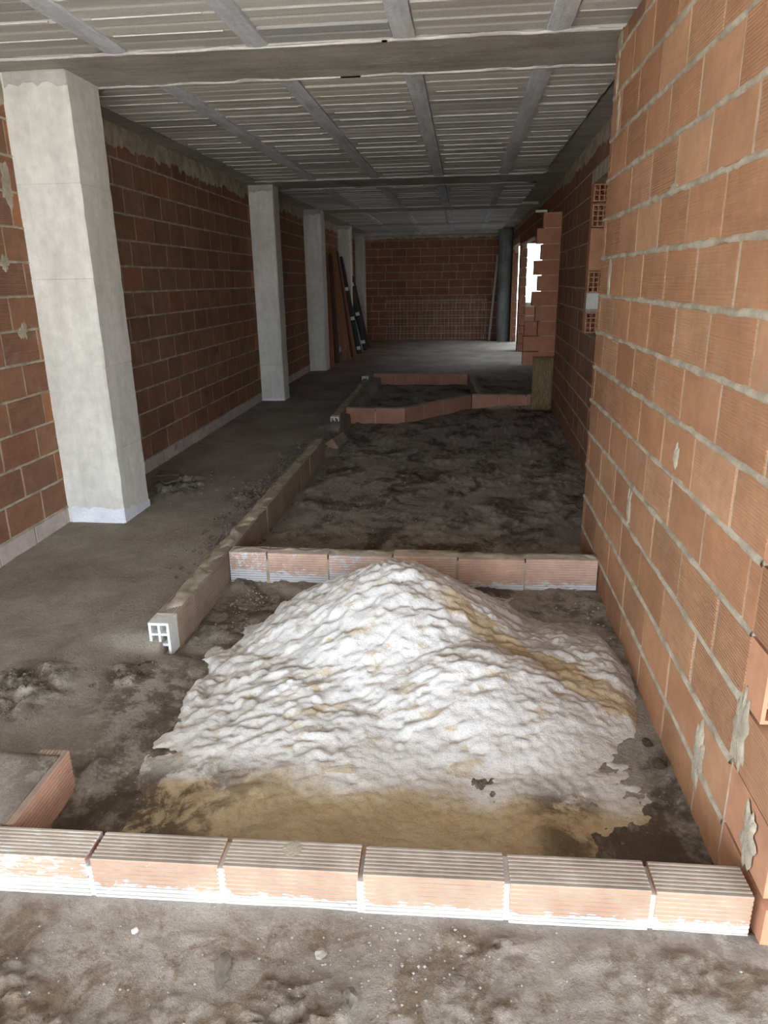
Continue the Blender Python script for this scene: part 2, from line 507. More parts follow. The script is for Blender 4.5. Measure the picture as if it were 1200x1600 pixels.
def patch_mesh(P0, d, n, uc, zc, ru, rz, out, seed):
    """Irregular smear of mortar on a wall face."""
    K = 44; v = []; f = []
    rng = random.Random(seed)
    ph = [rng.uniform(0.45, 1.35) for _ in range(K)]
    rings = ((1.0, -0.001), (0.85, out * 0.6), (0.5, out), (0.0, out * 1.1))
    for ri, (s, o) in enumerate(rings[:-1]):
        for k in range(K):
            t = 2 * math.pi * k / K
            rr = s * (0.5 * ph[k] + 0.25 * ph[(k + 1) % K] + 0.25 * ph[k - 1])
            p = P0 + d * (uc + ru * rr * math.cos(t)) + n * (o * rng.uniform(0.7, 1.3))
            v.append((p.x, p.y, zc + rz * rr * math.sin(t)))
    p = P0 + d * uc + n * out
    v.append((p.x, p.y, zc)); c = len(v) - 1
    for ri in range(2):
        for k in range(K):
            a = ri * K + k; b = ri * K + (k + 1) % K
            f.append((a, b, b + K, a + K))
    for k in range(K): f.append((2 * K + k, 2 * K + (k + 1) % K, c))
    return mesh('mortar_smear', v, f, True)

def brick_wall(name, P0, d, n, ulen, zb, zt, z0, pitch, joints, mat, thick=0.15, label=None, openings=(), beads=0, edge_mat=None, seed=0,
               low_mat=None, course=0.2, skip=None, bead_half=0.0075, bead_out=0.004, zbody=None, recess=0.0025):
    """joints(row) -> one joint position in u. z0 = height of bed joint 0; rows run below and above it."""
    P0 = Vector((P0[0], P0[1], 0)); d = Vector((d[0], d[1], 0)).normalized(); n = Vector((n[0], n[1], 0)).normalized()
    rng = random.Random(seed)
    mb = MB()
    def slab(u0, u1, za, zc):
        A = P0 + d * u0 - n * recess; B = P0 + d * u1 - n * recess
        mb.quadbox([(A.x, A.y), (B.x, B.y)], [(B.x - n.x * thick, B.y - n.y * thick), (A.x - n.x * thick, A.y - n.y * thick)], za, zc)
    zlo = zb if zbody is None else zbody[0]; zhi = zt if zbody is None else zbody[1]
    if not openings:
        slab(0, ulen, zlo, zhi)
    else:
        ou = sorted(openings)
        u = 0
        for (a, b, za, zc) in ou:
            if a > u: slab(u, a, zlo, zhi)
            if za > zlo: slab(a, b, zlo, za)
            if zc < zhi: slab(a, b, zc, zhi)
            u = b
        if u < ulen: slab(u, ulen, zlo, zhi)
    w = mb.build(name, MORTAR)
    tag(w, label, 'wall', kind='structure')
    R = Matrix(((d.x, -n.x, 0, 0), (d.y, -n.y, 0, 0), (0, 0, 1, 0), (0, 0, 0, 1)))
    r0 = int(math.floor((zb - z0) / course)); r1 = int(math.ceil((zt - z0) / course))
    hj = (pitch - BL) / 2
    for r in range(r0, r1):
        za = max(zb, z0 + r * course + 0.006); zc = min(zt, z0 + (r + 1) * course - 0.006)
        if zc - za < 0.03: continue
        j = joints(r)
        k0 = int(math.floor((0 - j) / pitch)); k = k0
        while j + k * pitch < ulen:
            a = max(0.0, j + k * pitch + hj); b = min(ulen, j + (k + 1) * pitch - hj); k += 1
            if b - a < 0.03: continue
            segs = [(a, b)]
            for (oa, ob, oza, ozc) in openings:
                if zc > oza + 0.05 and za < ozc - 0.05:
                    ns = []
                    for (p, q) in segs:
                        if q <= oa or p >= ob: ns.append((p, q)); continue
                        if p < oa: ns.append((p, oa))
                        if q > ob: ns.append((ob, q))
                    segs = ns
            for (p, q) in segs:
                if q - p < 0.03: continue
                if skip is not None and skip(r, (p + q) / 2): continue
                mt = mat
                if low_mat is not None and zc < z0 + 0.02: mt = low_mat
                elif edge_mat is not None and q - p < 0.2 and rng.random() < 0.75: mt = edge_mat
                o = bpy.data.objects.new('brick', brick_face(mt))
                COL.objects.link(o); o.parent = w
                c = P0 + d * ((p + q) / 2) + n * rng.uniform(-0.0015, 0.0015)
                o.matrix_world = Matrix.Translation((c.x, c.y, (za + zc) / 2 + rng.uniform(-0.001, 0.001))) @ R @ Matrix.Rotation(rng.uniform(-0.004, 0.004), 4, 'Y') @ Matrix.Diagonal(((q - p) / BL, 1, (zc - za) / BH, 1))
        if beads and r > r0:
            zz = z0 + r * course
            spans = [(0, ulen)]
            for (oa, ob, oza, ozc) in openings:
                if oza - 0.02 < zz < ozc + 0.02: spans = [(0, oa), (ob, ulen)]
            for sp in spans:
                if sp[1] - sp[0] > 0.1:
                    link('mortar_joint', bead_mesh(P0, d, n, sp[0], sp[1], zz, bead_half, bead_out, seed * 7 + r + 30), MORTAR, w)
    return w, P0, d, n, R

# ------------------------------------------------------------------ heights of the ground
def ground_h(X, Y):
    aisle = 0.035 + 0.015 * sstep(3, 5, Y)
    front = 0.0 + 0.0 * X
    basin = -0.055 + 0 * X
    h = np.where(X < -1.37, aisle, basin)
    # soft mound of sand against the outer side of the long kerb and the front left brick
    h = np.where(X < -1.37, h + 0.02 * sstep(-1.9, -1.42, X), h)
    m = sstep(2.3, 1.85, Y) * sstep(-2.3, -1.40, X)
    h = np.where(X < -1.345, h + 0.068 * m, h)
    c_ = (X < -1.305) * (Y > 1.53) * sstep(1.97, 1.88, Y) * sstep(-2.4, -1.5, X)
    h = h * (1 - c_) + 0.136 * c_
    # ramp through the gap between the two kerbs
    g = sstep(1.86, 2.05, Y) * sstep(2.92, 2.78, Y)
    ramp = 0.045 * sstep(-1.48, -1.78, X) - 0.055 * sstep(-1.36, -1.05, X)
    h = h * (1 - g * ((X > -1.8) & (X < -1.0))) + ramp * g * ((X > -1.8) & (X < -1.0))
    g2 = sstep(6.85, 7.0, Y) * sstep(7.95, 7.8, Y)
    ramp2 = 0.04 - 0.09 * sstep(-1.6, -1.15, X)
    h = h * (1 - g2 * ((X > -1.62) & (X < -1.1))) + ramp2 * g2 * ((X > -1.62) & (X < -1.1))
    # front strip before the front kerb
    fr = Y < 1.515
    left = sstep(-1.35, -1.75, X)
    h = np.where(fr, front * (1 - left) + (0.035 + 0.06 * sstep(1.2, 1.5, Y) * sstep(-2.0, -1.4, X)) * left, h)
    # behind the basins the floor is level again
    h = np.where((Y > 12.05), 0.045, h)
    h = np.where((X > 0.25) & (Y > 9.8), 0.045, h)
    # relief
    n = fbm(X * 5, Y * 5, 4, 3) - 0.5
    h = h + n * 0.012
    f = sstep(1.47, 1.40, Y)
    f2 = f * (1 - 0.75 * sstep(0.05, 0.4, X))
    lump = fbm(X * 9 + 3, Y * 9, 5, 11, 0.6)
    patch = sstep(0.40, 0.62, fbm(X * 2.1 + 1.7, Y * 2.1, 3, 5))
    h = h + f2 * patch * (np.maximum(lump - 0.42, 0) * 0.11 + np.maximum(fbm(X * 26, Y * 26, 4, 18, 0.62) - 0.42, 0) * 0.10) + f * (fbm(X * 30, Y * 30, 3, 8) - 0.5) * 0.010
    # cracked crust inside the basins and along the kerb
    inb = (X > -1.3) & (Y > 1.57) & (Y < 12)
    cr = fbm(X * 7, Y * 7, 5, 31, 0.62)
    h = h + inb * np.maximum(cr - 0.50, 0) * 0.10
    # dug-up patch at the left edge and beside the kerb end
    for (px, py, r, a) in ((-1.78, 2.4, 0.24, 0.02), (-1.42, 2.62, 0.13, 0.02), (-2.3, 5.4, 0.3, 0.02), (-1.55, 5.2, 0.25, 0.02)):
        dd = np.sqrt((X - px) ** 2 + ((Y - py) * 0.8) ** 2)
        h = h + sstep(r, r * 0.4, dd) * np.maximum(fbm(X * 16, Y * 16, 4, 44, 0.6) - 0.42, 0) * a * 6
    return h

xs = np.arange(-3.1, 1.42, 0.0125)
ys = np.concatenate([np.arange(0.2, 0.95, 0.03), np.arange(0.95, 1.56, 0.01), np.arange(1.56, 4.2, 0.02), np.arange(4.2, 7, 0.03), np.arange(7, 20.6, 0.07)])
X, Y = np.meshgrid(xs, ys)
floor = link('floor', grid('floor', xs, ys, ground_h(X, Y)), FLOOR)
tag(floor, 'dusty dirt floor of the unfinished ground storey with damp stains', 'floor', kind='structure')
yd = MB().box(1.40, 40, 0.2, 60, -0.3, 0.0).build('ground_yard', concrete_mat('dark_yard_paving', S(92, 91, 90), S(78, 77, 76)))
tag(yd, 'dark paved yard outside the rear doorways', 'ground', kind='structure')
og = MB().box(-40, 40, -60, 0.21, -0.3, -0.004).build('ground_outside', concrete_mat('outdoor_paving', S(196, 192, 186), S(180, 176, 170)))
tag(og, 'pale paved ground outside the open front', 'ground', kind='structure')

# ------------------------------------------------------------------ ceiling
ZC = 2.81
cb = MB().box(-7.5, 5.5, -4.0, 9.9, ZC + 0.03, ZC + 0.3).box(-7.5, 2.6, 9.9, 20.5, ZC + 0.03, ZC + 0.3)
ceiling = cb.build('ceiling', CONC_BEAM)
tag(ceiling, 'concrete joist and block ceiling slab with flat beams', 'ceiling', kind='structure')
BEAMS = [(0.9, 1.5), (4.24, 4.88), (9.42, 10.22), (13.15, 13.95), (16.85, 17.45), (19.85, 20.3)]
def rough_slab(name, x0, x1, y0, y1, z, depth, mat, seed, amp=0.004, nxs=40, nys=6):
    xs = np.linspace(x0, x1, nxs); ysr = np.linspace(y0, y1, nys)
    v = []; f = []
    for j, y in enumerate(ysr):
        for i, x in enumerate(xs):
            yy = y
            if j in (0, nys - 1): yy = y + (float(fbm(np.array([x * 3.0]), np.array([seed + j * 1.7]), 3, seed)[0]) - 0.5) * 0.06
            zz = z + (float(fbm(np.array([x * 4.0]), np.array([y * 4.0 + seed]), 3, seed)[0]) - 0.5) * amp * 2
            v.append((x, yy, zz))
    n0 = len(v)
    for i, x in enumerate(xs): v.append((x, y0, z + depth))
    for i, x in enumerate(xs): v.append((x, y1, z + depth))
    for j in range(nys - 1):
        for i in range(nxs - 1):
            a = j * nxs + i; f.append((a, a + nxs, a + nxs + 1, a + 1))
    for i in range(nxs - 1):
        f.append((i, i + 1, n0 + i + 1, n0 + i))
        a = (nys - 1) * nxs + i; b = n0 + nxs + i
        f.append((a, b, b + 1, a + 1))
    return mesh(name, v, f, False)
for i, (a, b) in enumerate(BEAMS):
    z = ZC - 0.008 if i < 5 else ZC - 0.07
    link('beam', rough_slab('beam', -3.1, 1.35, a, b, z, 0.09, CONC_BEAM, 3 + i), CONC_BEAM, ceiling)
JX = [-2.66, -1.885, -1.107, -0.332, 0.444, 1.22]
JW = 0.115
def joist_mesh(L):
    mb = MB(); w = JW / 2
    n = 14; v = []; f = []
    for k in range(n + 1):
        y = L * k / n
        for x, z in ((-w - 0.004 * random.random(), 0.03), (-w + 0.003 * random.random(), 0.004), (-w * 0.3, 0.0), (w * 0.3, 0.0), (w - 0.003 * random.random(), 0.004), (w + 0.004 * random.random(), 0.03)):
            v.append((x, y, z))
        if k:
            for i in range(5):
                q = (k - 1) * 6 + i
                f.append((q, q + 6, q + 7, q + 1))
    return mesh('joist', v, f)
PW = 0.775 - JW - 0.006; PP = 0.25
pm_var = []
for s in range(4):
    # a vaulted hollow block seen from below: shallow rim and two faint ribs across
    v = []; f = []
    prof = [(-PP / 2 + 0.002, 0.03), (-PP / 2 + 0.003, 0.006), (-PP / 2 + 0.015, 0.0), (-0.02, 0.001 + 0.001 * s), (0.0, 0.004), (0.02, 0.001), (PP / 2 - 0.015, 0.0), (PP / 2 - 0.003, 0.006), (PP / 2 - 0.002, 0.03)]
    for x in (-PW / 2, PW / 2):
        for y, z in prof: v.append((x, y, z))
    m_ = len(prof)
    for i in range(m_ - 1): f.append((i, i + 1, m_ + i + 1, m_ + i))
    f.append(tuple(range(m_ - 1, -1, -1))); f.append(tuple(range(m_, 2 * m_)))
    me = mesh('ceiling_block', v, f); me.materials.append(PANEL); pm_var.append(me)
lm_ = MB().beam((-PW / 2, 0, 0), (PW / 2, 0, 0), 0.009, 0.006); leak_me = mesh('mortar_leak', lm_.v, lm_.f); leak_me.materials.append(MORTAR_W)
for bi in range(5):
    y0, y1 = BEAMS[bi][1], BEAMS[bi + 1][0]
    jm = joist_mesh(y1 - y0 + 0.06); jm.materials.append(CONC_JOIST)
    for jx in JX[1:5]:
        o = link('joist', jm, None, ceiling); o.location = (jx, y0 - 0.03, ZC - 0.012)
    ny = int(round((y1 - y0) / PP))
    pp = (y1 - y0) / ny
    for ji in range(5):
        if bi > 0 and ji == 4:
            xc, sx = (JX[4] + JW / 2 + 0.92) / 2, (0.92 - JX[4] - JW / 2) / PW
        elif ji == 0:
            xl = -2.55
            xc, sx = (xl + JX[1] - JW / 2) / 2, (JX[1] - JW / 2 - xl) / PW
        else:
            xc, sx = (JX[ji] + JX[ji + 1]) / 2, 1.0
        for k in range(ny):
            if bi == 0 and y0 + k * pp < 2.6: continue
            o = link('ceiling_block', pm_var[random.randrange(4)], None, ceiling)
            o.location = (xc, y0 + (k + 0.5) * pp, ZC + random.uniform(-0.002, 0.006))
            o.rotation_euler = (random.uniform(-0.012, 0.012), 0, 0)
            o.scale = (sx, pp / PP * 0.985, 1)
            if k and bi < 3 and random.random() < 0.55:
                q = link('mortar_leak', leak_me, None, ceiling)
                q.location = (xc + random.uniform(-0.005, 0.005) * sx, y0 + k * pp, ZC - 0.001)
                q.scale = (sx * random.uniform(0.8, 0.99), random.uniform(0.35, 1.1), 1)
                q.rotation_euler = (0, 0, random.uniform(-0.01, 0.01))
def grout_line(y, x0, x1, w_, seed, mat):
    N = int((x1 - x0) / 0.03); xs_ = np.linspace(x0, x1, N)
    a = fbm(xs_ * 6, xs_ * 0 + seed, 4, seed); b = fbm(xs_ * 7, xs_ * 0 + seed + 5.5, 4, seed + 3)
    v = []; f = []
    for i, x in enumerate(xs_):
        wl = w_ * max(0.0, 3.0 * a[i] - 1.25); wu = w_ * max(0.0, 3.0 * b[i] - 1.25)
        v += [(x, y - wl, ZC - 0.006), (x, y - wl * 0.5, ZC - 0.018), (x, y + wu * 0.5, ZC - 0.016), (x, y + wu, ZC - 0.006)]
        if i:
            q = 4 * (i - 1)
            for k in range(3): f.append((q + k, q + k + 1, q + k + 5, q + k + 4))
    link('grout_line', mesh('grout_line', v, f, True), mat, ceiling)
for k, (a, b) in enumerate(BEAMS[1:4]):
    grout_line(a, -2.6, 0.9 if k else 0.76, 0.035, 60 + k, MORTAR_W)
    grout_line(b, -2.35, 0.9, 0.035, 70 + k, MORTAR_W)
# solid edge strips along the walls
link('edge_strip', rough_slab('edge_strip', 0.93, 1.35, 4.85, 9.5, ZC - 0.004, 0.05, CONC_BEAM, 41, nxs=12, nys=20), CONC_BEAM, ceiling)
link('edge_strip', rough_slab('edge_strip', -3.1, -2.55, 4.85, 20.0, ZC - 0.002, 0.05, CONC_BEAM, 47, nxs=12, nys=50), CONC_BEAM, ceiling)

# ------------------------------------------------------------------ right wall (near)
XR = 0.769
def jr(r):
    # joints found on the wall, as distance towards the viewer from the far end (y = 4.40)
    y = 3.93 if r in (-1, 0) else (4.09 if r == 1 else (3.94 if r % 2 == 0 else 4.145))
    return (4.40 - y) % 0.382
def skip_r(r, u):
    # the toothed near end: some courses stop short
    return False
wr, P0r, dr, nr, Rr = brick_wall('wall_right', (XR, 4.40), (0, -1), (-1, 0), 2.62, -0.06, 2.80, 0.119, 0.382, jr, B_RIGHT, thick=0.29,
    label='orange ribbed hollow brick wall along the right side of the front basins', beads=1, seed=5, skip=skip_r, bead_half=0.012, bead_out=0.007)
for (y, z, ru, rz, s) in ((1.76, 0.44, 0.05, 0.14, 1), (1.62, 0.21, 0.045, 0.09, 2), (2.02, 0.17, 0.05, 0.12, 3), (3.22, 0.62, 0.035, 0.09, 4), (4.12, 1.62, 0.045, 0.11, 5), (4.22, 2.42, 0.035, 0.09, 6), (4.31, 2.60, 0.035, 0.10, 8), (4.3, 2.75, 0.06, 0.08, 9), (2.6, 1.0, 0.03, 0.05, 10), (3.0, 1.93, 0.05, 0.02, 11)):
    link('mortar_smear', patch_mesh(P0r, dr, nr, 4.40 - y, z, ru, rz, 0.006, s), MORTAR, wr)
# hollow ends of the toothed near end
def hollow(name, me, open_at, axis, mat, parent, zc, roll=0.0):
    """open_at: (x, y) of the open end's centre; axis: unit (x, y) along the brick, away from the open end."""
    o = link(name, me, mat, parent)
    ax = Vector((axis[0], axis[1], 0)).normalized()
    s = Vector((0, 0, 1)).cross(ax)
    o.matrix_world = Matrix(((ax.x, s.x, 0, open_at[0]), (ax.y, s.y, 0, open_at[1]), (0, 0, 1, zc), (0, 0, 0, 1))) @ Matrix.Rotation(roll, 4, 'X')
    return o
HB_WALL = hollow_mesh(0.12, 0.28, 0.188, 5, 4, depth=0.115)
HB_WALL.materials.append(B_SMOOTH)
for r in range(-1, 14):
    za = 0.119 + r * 0.2 + 0.006; zb_ = za + 0.188
    if r < 0: za = -0.06
    if zb_ > 2.8: zb_ = 2.8
    if r in (-1, 0):
        mb = MB().box(XR + 0.006, XR + 0.285, 1.475 if r < 0 else 1.50, 1.78, za, zb_).build('brick', B_SMOOTH, wr)
    elif r % 2 and r >= 1:
        mb = MB().box(XR + 0.001, XR + 0.285, 1.30, 1.775, za, zb_).build('brick', B_RIGHT, wr)
    else:
        hb = hollow('brick', HB_WALL, (XR + 0.142, 1.66), (0, 1), None, wr, (za + zb_) / 2)

# ------------------------------------------------------------------ right wall (far, set back) with a niche
pA = Vector((1.06, 4.40)); pB = Vector((1.185, 9.72))
dF = (pA - pB).normalized(); LF = (pA - pB).length
nF = Vector((-dF.y, dF.x))
if nF.x > 0: nF = -nF
uj = (9.72 - 7.05) / abs(dF.y)
wf, P0f, dff, nff, Rf = brick_wall('wall_right_far', pB, dF, nF, LF, -0.06, 2.70, 0.12, 0.382, lambda r: 0.05 + 0.19 * (r % 2), B_LEFT, thick=0.24,
    label='dark brick wall set back on the right with a hollow-brick niche', openings=[(uj - 0.12, uj + 1.5, 1.12, 2.41)], beads=1, seed=9, zbody=(-0.06, 2.84))
link('mortar_band', bead_mesh(P0f, dff, nff, 0, LF, 2.74, 0.075, 0.012, 91), MORTAR, wf)
MB().box(1.30, 1.42, 4.9, 7.6, 0.9, 2.6).build('niche_back', MORTAR, wf)
HB_J = hollow_mesh(0.12, 0.19, 0.185, 4, 4, depth=0.11); HB_J.materials.append(B_SMOOTH)
HB_J3 = hollow_mesh(0.12, 0.19, 0.145, 4, 3, depth=0.11); HB_J3.materials.append(B_SMOOTH)
jy = 7.045; jx = 1.12 + 0.10
for zc, me in ((2.33, HB_J3), (2.14, HB_J), (1.575, HB_J), (1.215, HB_J)):
    hollow('jamb_brick', me, (jx, jy), (0, 1), None, wf, zc)
jb = MB().box(jx - 0.098, jx + 0.098, jy - 0.002, jy + 0.12, 1.675, 2.035).build('jamb_brick', B_SMOOTH, wf)
link('mortar_smear', mesh('mortar_smear', [(jx - 0.1, jy - 0.006, 1.34), (jx + 0.1, jy - 0.006, 1.335), (jx + 0.1, jy - 0.006, 1.47), (jx + 0.02, jy - 0.008, 1.475), (jx - 0.09, jy - 0.006, 1.48), (jx - 0.1, jy + 0.1, 1.4)], [(0, 1, 2, 3, 4)]), MORTAR_W, wf)
MB().box(jx - 0.1, jx + 0.1, jy, jy + 0.12, 1.31, 1.48).build('jamb_infill', MORTAR, wf)

# ------------------------------------------------------------------ stub wall with toothed end
stub = MB().box(0.98, 1.30, 9.705, 9.84, 0.53, 2.39).build('wall_return', MORTAR)
tag(stub, 'short toothed brick return wall standing out from the right wall', 'wall', kind='structure')
lefts = [0.776, 0.776, 0.79, 0.915, 0.862, 0.925, 0.872, 0.95, 0.89, 0.96]
zrow = [0.532, 0.705, 0.901, 1.086, 1.277, 1.458, 1.652, 1.836, 2.025, 2.212, 2.388]
SB = brick_face_mesh(1.0, 1.0, 0.14, 0.004)
SB.materials.append(B_SMOOTH)
def stub_brick(x0, x1, z0, z1):
    mb = MB().box(x0, x1, 9.70, 9.845, z0, z1)
    return mb.build('brick', B_BACK2, stub)
B_BACK2 = brick_mat('brick_orange_return', [S(164, 112, 86), S(172, 120, 92), S(158, 108, 84)], ribs=False, dust=0.1)
for i in range(10):
    x0 = lefts[i]; x1 = 1.19 + 0.02
    if i == 2:
        stub_brick(x0, 0.945, zrow[i] + 0.005, zrow[i + 1] - 0.005); x0 = 0.955
    stub_brick(x0, x1, zrow[i] + 0.005, zrow[i + 1] - 0.005)
MB().box(0.86, 1.0, 9.71, 9.83, 2.395, 2.42).build('mortar_cap', MORTAR_W, stub)

# ------------------------------------------------------------------ right rear wall with two door openings
XRR = 1.20
wq, P0q, dq, nq, Rq = brick_wall('wall_right_rear', (XRR, 20.2), (0, -1), (-1, 0), 10.35, 0.0, 2.75, 0.12, 0.382, lambda r: 0.1 + 0.19 * (r % 2), B_BACK, thick=0.14,
    label='rear right brick wall with two doorways to the outside', openings=[(0.74, 3.15, 0.0, 2.38), (3.44, 8.7, 0.0, 2.33)], seed=14, zbody=(0, 2.84))
HB_D = hollow_mesh(0.16, 0.138, 0.186, 3, 4); HB_D.materials.append(B_SMOOTH)
for k in range(11):
    hollow('jamb_brick', HB_D, (XRR + 0.071, 19.285), (0, 1), None, wq, 0.14 + k * 0.2)
    if k % 2 == 0: hollow('jamb_brick', HB_D, (XRR + 0.071, 16.585), (0, 1), None, wq, 0.14 + k * 0.2)
    else: MB().box(XRR, XRR + 0.142, 16.57, 16.76, 0.05 + k * 0.2, 0.235 + k * 0.2).build('jamb_brick', B_BACK, wq)
# outer wing wall facing the viewer, with the bright window gap
ww = MB().box(1.345, 2.41, 16.6, 16.74, 0.0, 1.105).box(1.345, 2.41, 16.6, 16.74, 2.33, 2.84).build('wall_wing', MORTAR)
tag(ww, 'low brick wing wall outside the rear doorway with a bright gap above', 'wall', kind='structure')
for r in range(6):
    for k in range(3):
        x0 = 1.35 + k * 0.38 - (0.15 if r % 2 else 0)
        x0c = max(1.35, x0); x1c = x0 + 0.37
        if r < 5:
            MB().box(x0c, x1c, 16.594, 16.65, 0.02 + r * 0.2 + 0.02, 0.02 + r * 0.2 + 0.195).build('brick', B_BACK, ww)
        else:
            MB().box(x0c, x1c, 16.594, 16.65, 2.34, 2.52).build('brick', B_BACK, ww)
wv_ = MB().box(1.9, 2.05, 9.8, 14.56, 0.0, 2.84).box(2.05, 4.6, 14.41, 14.56, 0.0, 2.84).build('wall_light_stop', OUTWALL)  # added out of view to block daylight from the near part of the doorway
tag(wv_, 'unseen wall added outside to stop light behind the toothed return', 'wall', kind='structure')
wz = MB().box(2.41, 5.4, 16.6, 16.74, 0.0, 2.84).box(2.3, 5.4, 19.34, 19.48, 0.0, 2.84).build('wall_light_guide', OUTWALL)  # added out of view to keep the doorway light in strips
tag(wz, 'unseen walls added outside the two rear doorways to narrow their light', 'wall', kind='structure')
ow = MB().box(12, 12.3, 5, 50, 0, 8.5).build('wall_sky_block', OUTWALL)  # unseen; height chosen to hide the low sky from the rear doorways
tag(ow, 'dark unseen building face outside, raised to cut low sky light at the rear doorways', 'building', kind='structure')

# ------------------------------------------------------------------ left wall panels between the columns
def xl(y): return -2.655 - 0.0125 * (y - 0.0)
def left_panel(name, ya, yb, label, seed, zbead=1, ztop=2.80):
    A = Vector((xl(ya), ya)); B = Vector((xl(yb), yb))
    d = (B - A).normalized(); n = Vector((d.y, -d.x))
    w, P, dd, nn, R = brick_wall(name, A, d, n, (B - A).length, 0.03, 2.72, 0.16, 0.382, lambda r: -0.08 + (0.19 if r % 2 else 0.0) + 0.03 * ((r * 7) % 3), B_LEFT,
        label=label, beads=zbead, edge_mat=B_ORANGE, seed=seed, low_mat=B_PALE, zbody=(0.0, 2.84), bead_half=0.007, bead_out=0.004)
    link('mortar_band', bead_mesh(P, dd, nn, 0, (B - A).length, 2.735, 0.085, 0.014, seed + 70), MORTAR, w)
    return w, P, dd, nn
wl1 = left_panel('wall_left', 1.2, 4.466, 'well-lit brown brick wall at the left edge before the nearest column', 21)
wl2 = left_panel('wall_left_second_bay', 4.864, 9.722, 'dark red brick wall between the first and second columns', 22)
wl3 = left_panel('wall_left_third_bay', 10.014, 13.192, 'dark brick wall between the second and third columns', 23, 0)
wl4 = left_panel('wall_left_fourth_bay', 13.553, 17.006, 'shadowed brick wall behind the leaning boards', 24, 0)
wl5 = left_panel('wall_left_fifth_bay', 17.313, 20.2, 'shadowed brick wall in the far left corner', 25, 0)
w, P, dd, nn = wl1
for (y, z, ru, rz, s) in ((4.36, 2.2, 0.06, 0.12, 51), (4.28, 1.36, 0.05, 0.06, 52), (4.2, 1.75, 0.05, 0.05, 53)):
    link('mortar_smear', patch_mesh(P, dd, nn, y - 1.2, z, ru, rz, 0.006, s), MORTAR, w)

# back wall
wb, P0b, db, nb_, Rb = brick_wall('wall_back', (-3.0, 20.18), (1, 0), (0, -1), 4.4, 0.0, 2.68, 0.02, 0.382, lambda r: 0.1 + (0.19 if (r // 2) % 2 else 0.03 * (r % 2)), B_BACK,
    label='red brick wall closing the far end of the space', seed=33, zbody=(0, 2.84), beads=1, bead_half=0.009, bead_out=0.003)
link('mortar_band', bead_mesh(P0b, db, nb_, 0, 4.4, 2.71, 0.05, 0.014, 97), MORTAR, wb)

# ------------------------------------------------------------------ columns
def column(x0, x1, y0, y1, seams, label, white=0.0, seed=0, group='square concrete columns along the left wall'):
    root = empty('concrete_column', ((x0 + x1) / 2, (y0 + y1) / 2, 0.03))
    tag(root, label, 'column', group, 'thing')
    rng = random.Random(seed)
    zs = [0.0]
    lev = []
    for s in seams: lev += [(s - 0.004, 0.0), (s, 0.003), (s + 0.004, -0.001)]
    rows = [(0.0, 0.0)] + lev + [(2.805, 0.0)]
    # chamfered section ring, a little wavy
    c = 0.012; v = []; f = []
    xe = x0; x0 = x0 - 0.045
    ring = [(x0 + c, y0), (x1 - c, y0), (x1, y0 + c), (x1, y1 - c), (x1 - c, y1), (x0 + c, y1), (x0, y1 - c), (x0, y0 + c)]
    cx, cy = (x0 + x1) / 2, (y0 + y1) / 2
    allrows = []
    for i in range(len(rows) - 1):
        z0_, o0 = rows[i]; z1_, o1 = rows[i + 1]
        m_ = 6 if z1_ - z0_ > 0.1 else 1
        for k in range(m_): allrows.append((z0_ + (z1_ - z0_) * k / m_, o0 if k == 0 else 0.0))
    allrows.append(rows[-1])
    for (z, o) in allrows:
        dx = rng.uniform(-0.002, 0.002); dy = rng.uniform(-0.002, 0.002)
        for (x, y) in ring:
            v.append((x - math.copysign(o, x - cx) + dx + rng.uniform(-0.0008, 0.0008), y - math.copysign(o, y - cy) + dy, z))
    for i in range(len(allrows) - 1):
        for k in range(8):
            a = i * 8 + k; b = i * 8 + (k + 1) % 8
            f.append((a, b, b + 8, a + 8))
    x0 = xe
    off = root.location
    me = mesh('shaft', [(a - off.x, b - off.y, z - off.z) for a, b, z in v], f)
    link('shaft', me, CONC_COL, root)
    if white > 0:
        # rough band of limewash round the foot
        N = 40; v = []; f = []
        per = [(x0 - 0.002, y0 - 0.003), (x1 + 0.002, y0 - 0.003), (x1 + 0.003, y1)]
        for k in range(N):
            t = k / (N - 1) * 2
            a, b = (per[0], per[1]) if t <= 1 else (per[1], per[2]); tt = t if t <= 1 else t - 1
            x = a[0] + (b[0] - a[0]) * tt; y = a[1] + (b[1] - a[1]) * tt
            h = white * (0.75 + 0.5 * float(fbm(np.array([k * 0.6]), np.array([seed * 1.3]), 3, seed)[0]))
            if t > 1: h *= (1 - 0.55 * tt)
            v += [(x - off.x, y - off.y, 0.0 - off.z), (x - off.x, y - off.y, 0.05 + h - off.z)]
            if k: f.append((2 * k - 2, 2 * k, 2 * k + 1, 2 * k - 1))
        link('limewash_band', mesh('limewash_band', v, f), WHITE_PAINT, root)
    # crumbly top where the pour met the slab
    N = 14; v = []; f = []
    for k in range(N):
        x = x0 - 0.002 + (x1 - x0 + 0.004) * k / (N - 1)
        h = 0.05 + 0.06 * float(fbm(np.array([k * 0.7]), np.array([seed * 2.1 + 4]), 3, seed + 3)[0])
        v += [(x - off.x, y0 - 0.004 - off.y, 2.812 - off.z), (x - off.x, y0 - 0.006 - off.y, 2.812 - h - off.z), (x - off.x, y0 + 0.004 - off.y, 2.812 - h - 0.006 - off.z)]
        if k:
            a = 3 * (k - 1)
            f += [(a, a + 1, a + 4, a + 3), (a + 1, a + 2, a + 5, a + 4)]
    link('top_grout', mesh('top_grout', v, f), CONC_BEAM, root)
    return root
column(-2.687, -2.307, 4.46, 4.87, (0.557, 1.109, 1.66, 2.207), 'large pale concrete column nearest the viewer on the left', 0.10, 1)
column(-2.777, -2.457, 9.715, 10.02, (0.543, 1.346, 2.187), 'second concrete column with a stained white foot', 0.03, 2)
